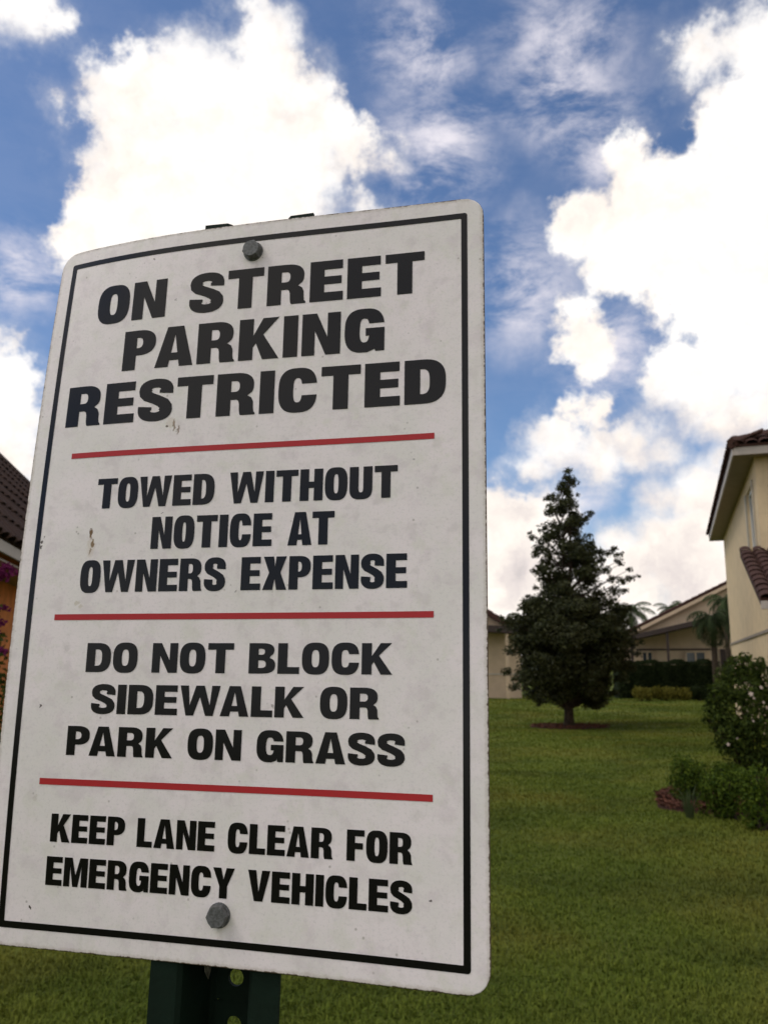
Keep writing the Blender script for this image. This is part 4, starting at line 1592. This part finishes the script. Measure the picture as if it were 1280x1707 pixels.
def text_line(text, u0, u1, vb, vt, stem, bar, gap, space, mat_):
    H = vt - vb
    sumw = sum(GW[c] for c in text if c != ' ' and c != 'I')
    nI = text.count('I')
    wI = stem * 1.0
    gaps = sum(0 if (text[i] == ' ' or text[i + 1] == ' ') else 1 for i in range(len(text) - 1))
    nsp = text.count(' ')
    total = (u1 - u0) / H
    # kerning pairs
    kern = {'AT': -.06, 'LK': -.01, 'AL': 0, 'WA': -.07, 'PA': -.08, 'RA': -.02, 'CY': -.01, 'LA': 0, 'TO': -.02, 'RK': 0, 'EY': 0, 'AR': 0, 'OW': -.02}
    kt = sum(kern.get(text[i:i + 2], 0) for i in range(len(text) - 1))
    k = (total - gaps * gap - nsp * space - nI * wI - kt) / sumw
    V, F = [], []
    x = 0.0
    rj = random.Random(text)
    for i, ch in enumerate(text):
        if ch == ' ':
            x += space; continue
        w = wI if ch == 'I' else GW[ch] * k
        for outer, holes in glyph(ch, w, stem, bar):
            if holes == 'strip':
                hN = len(outer) // 2
                base = len(V)
                V += [(u0 + (x + p[0]) * H, vb + p[1] * H, 0.0) for p in outer]
                F += [(base + q_, base + q_ + 1, base + 2 * hN - 2 - q_, base + 2 * hN - 1 - q_) for q_ in range(hN - 1)]
                continue
            loops = [outer] + holes
            tri = tessellate_polygon([[Vector((p[0], p[1], 0)) for p in lp] for lp in loops])
            flat = [p for lp in loops for p in lp]
            base = len(V)
            for p in flat:
                V.append((u0 + (x + p[0]) * H, vb + p[1] * H, 0.0))
            F += [tuple(base + q for q in t3) for t3 in tri]
        x += w
        if i + 1 < len(text) and text[i + 1] != ' ':
            x += gap + kern.get(text[i:i + 2], 0)
    o = mesh_obj('text_line', V, F, mat_, None)
    o.parent = PLATE
    bm = bmesh.new(); bm.from_mesh(o.data)
    off = wloc(PLATE)
    def cuts(co, no):
        bmesh.ops.bisect_plane(bm, geom=bm.verts[:] + bm.edges[:] + bm.faces[:], plane_co=co, plane_no=no)
    q = u0 + .005
    while q < u1:
        cuts((q, 0, 0), (1, 0, 0)); q += .006
    q = vb + .004
    while q < vt:
        cuts((0, q, 0), (0, 1, 0)); q += .006
    for vt_ in bm.verts:
        vt_.co = surf(vt_.co.x, vt_.co.y, PO) - off
    bm.normal_update()
    cdir = (surf(0, 0, .01) - surf(0, 0)).normalized()
    for f in bm.faces:
        if f.normal.dot(cdir) < 0: f.normal_flip()
    bm.to_mesh(o.data); bm.free()
    o['label'] = 'black lettering reading ' + text
    return o


WD = dict(stem=.342, bar=.218, gap=.095, space=.62)
CN = dict(stem=.282, bar=.198, gap=.065, space=.50)
MD = dict(stem=.335, bar=.22, gap=.085, space=.55)
for (tx, u0, u1, vb, vt, st) in [
    ('ON STREET', -115.2, 115.4, 166.8, 195.1, WD), ('PARKING', -90.6, 90.2, 130.0, 158.6, WD), ('RESTRICTED', -130.0, 129.0, 93.0, 121.7, WD),
    ('TOWED WITHOUT', -99.6, 99.8, 35.3, 55.3, CN), ('NOTICE AT', -58.6, 61.2, 7.9, 28.4, CN), ('OWNERS EXPENSE', -106.1, 106.3, -19.0, 1.3, CN),
    ('DO NOT BLOCK', -96.6, 98.2, -68.5, -50.7, MD), ('SIDEWALK OR', -90.9, 90.8, -93.4, -75.9, MD), ('PARK ON GRASS', -105.4, 106.1, -118.3, -101.0, MD),
        ('KEEP LANE CLEAR FOR', -111.7, 110.9, -168.7, -152.6, dict(CN, stem=.295, bar=.205)), ('EMERGENCY VEHICLES', -112.7, 111.1, -193.2, -177.0, dict(CN, stem=.295, bar=.205))]:
    text_line(tx, u0 / 1000, u1 / 1000, vb / 1000, vt / 1000, mat_=INK, **st)

# bolts
M['zinc'] = mat('weathered_zinc', (.15, .15, .15), .6, (600, .7, (.06, .06, .055)), (900, .6, .0006), metal=.35)


def bolt(v, rad, rot):
    c = surf(0, v, 0); f = (surf(0, v, .001) - c).normalized()
    a0 = (surf(.001, v) - c).normalized(); b0 = f.cross(a0).normalized()
    bm = bmesh.new()
    off = wloc(SIGN)
    ringsV = []
    prof = [(rad * 1.02, .0001, 0), (rad * 1.02, .0008, 0), (rad, .0010, 1), (rad, .0046, 1), (rad * .86, .0056, 2), (rad * .45, .0056, 2)]
    for (r_, h_, kind) in prof:
        ring = []
        for k in range(24):
            a = 2 * math.pi * k / 24 + rot
            q = r_
            if kind == 1:
                m_ = (k % 4) / 4 * (math.pi / 3) - math.pi / 6
                q = r_ * math.cos(math.pi / 6) / math.cos(m_ if abs(m_) <= math.pi / 6 else 0)
            elif kind == 2: q = r_ * .98
            elif kind == 0: q = r_ * 1.04
            ring.append(bm.verts.new(c + (a0 * math.cos(a) + b0 * math.sin(a)) * q + f * h_ - off))
        ringsV.append(ring)
    for A, B in zip(ringsV[:-1], ringsV[1:]):
        for k in range(24):
            bm.faces.new((A[k], A[(k + 1) % 24], B[(k + 1) % 24], B[k]))
    bm.faces.new(ringsV[-1])
    # shank through the plate to the post web
    sh = []
    for h_ in (-.002, -.052):
        sh.append([bm.verts.new(c + (a0 * math.cos(2 * math.pi * k / 10) + b0 * math.sin(2 * math.pi * k / 10)) * .0032 + f * h_ - off) for k in range(10)])
    for k in range(10): bm.faces.new((sh[0][k], sh[0][(k + 1) % 10], sh[1][(k + 1) % 10], sh[1][k]))
    bm.faces.new(sh[1])
    bmesh.ops.recalc_face_normals(bm, faces=bm.faces)
    me = bpy.data.meshes.new('bolt'); bm.to_mesh(me); bm.free()
    finish('bolt', me, M['zinc'], SIGN)


bolt(.2072, .0064, .2)
bolt(-.2021, .0064, .1)


# U-channel post with punched holes
def post():
    tilt = Q[1]
    ax = sx; ay = sy
    # line of the post follows the plate's centre line (plate leans a touch)
    top = surf(0, PH / 2, -.0026); bot = surf(0, -PH / 2, -.0026)
    top = top + ax * .0013; bot = bot - ax * .0026
    az_ = (top - bot).normalized()
    ay = ax.cross(az_).normalized(); ay = ay if ay.dot(sy) > 0 else -ay
    origin = top + az_ * .0042
    Lp = (origin.z + .3) / az_.z
    th = .0028
    # profile half (x, y): lip, bend, side, web edge
    out = [(.0385, 0), (.0225, .0005), (.0200, .003), (.0145, .031), (.0120, .034)]
    mb = MB()
    P = lambda x, y, z: origin + ax * x + ay * y - az_ * z
    for sg in (-1, 1):
        o2 = [(sg * x, y) for x, y in out]
        inn = [(sg * .0385, th), (sg * .0238, th + .0004), (sg * .0226, .005), (sg * .0172, .033), (sg * .0140, .034 + th)]
        inn[-1] = (sg * .0120, .034 + th)
        prof = o2 + inn[::-1]
        a = [P(x, y, 0) for x, y in prof]
        mb.prism(a, -az_ * Lp)
    # web modules with round holes
    pitch = .0254; hr = .0048; n = 16
    hw = .0120
    z0 = .0009
    nm = int((Lp) / pitch)
    V, F = mb.v, mb.f
    # choose the phase so that a hole shows just under the plate
    phase = ((.4572 + .0042) + .0165) % pitch - pitch / 2
    for k in range(-1, nm):
        za = phase + k * pitch
        zc = za + pitch / 2
        b = len(V)
        sq, ci = [], []
        for i in range(n):
            a = 2 * math.pi * i / n
            c, s = math.cos(a), math.sin(a)
            m_ = max(abs(c) / hw, abs(s) / (pitch / 2))
            zz = max(0.0, zc + s / m_)
            sq.append((c / m_, zz)); ci.append((c * hr, max(0.0, zc + s * hr)))
        for y in (.034, .034 + th):
            for (x, z) in sq: V.append(tuple(P(x, y, z)))
            for (x, z) in ci: V.append(tuple(P(x, y, z)))
        for i in range(n):
            j = (i + 1) % n
            F.append([b + i, b + j, b + n + j, b + n + i])
            F.append([b + 2 * n + i, b + 3 * n + i, b + 3 * n + j, b + 2 * n + j])
            F.append([b + n + i, b + n + j, b + 3 * n + j, b + 3 * n + i])
    gm = mat('green_enamel', (.005, .014, .008), .7, (60, .6, (.0035, .009, .005)), (250, .3, .001), spec=.15)
    o = mb.build('post', gm, SIGN)
    # torn pale sticker remnant inside the channel
    c = P(-.0130, .0195, PH + .0090)
    u = (P(-.0145, .031, 0) - P(-.0200, .003, 0)).normalized(); nn = u.cross(az_).normalized()
    if nn.dot(Vector((0, -1, 0))) < 0: nn = -nn
    V = []
    for (p_, q_) in [(-.0042, .002), (-.002, -.005), (.0015, -.0095), (.0036, -.004), (.0025, .003), (.004, .0075), (.0005, .0085), (-.0025, .0065)]:
        V.append(c + u * p_ + az_ * q_ + nn * .0012)
    m2 = MB(); m2.prism(V, -nn * .0007)
    m2.build('sticker_remnant', mat('old_paper', (.20, .19, .15), .9, (300, .6)), o)


post()
print('tris', sum(len(o.data.loop_triangles) if False else len(o.data.polygons) for o in sc.objects if o.type == 'MESH'), 'objects', len(sc.objects))
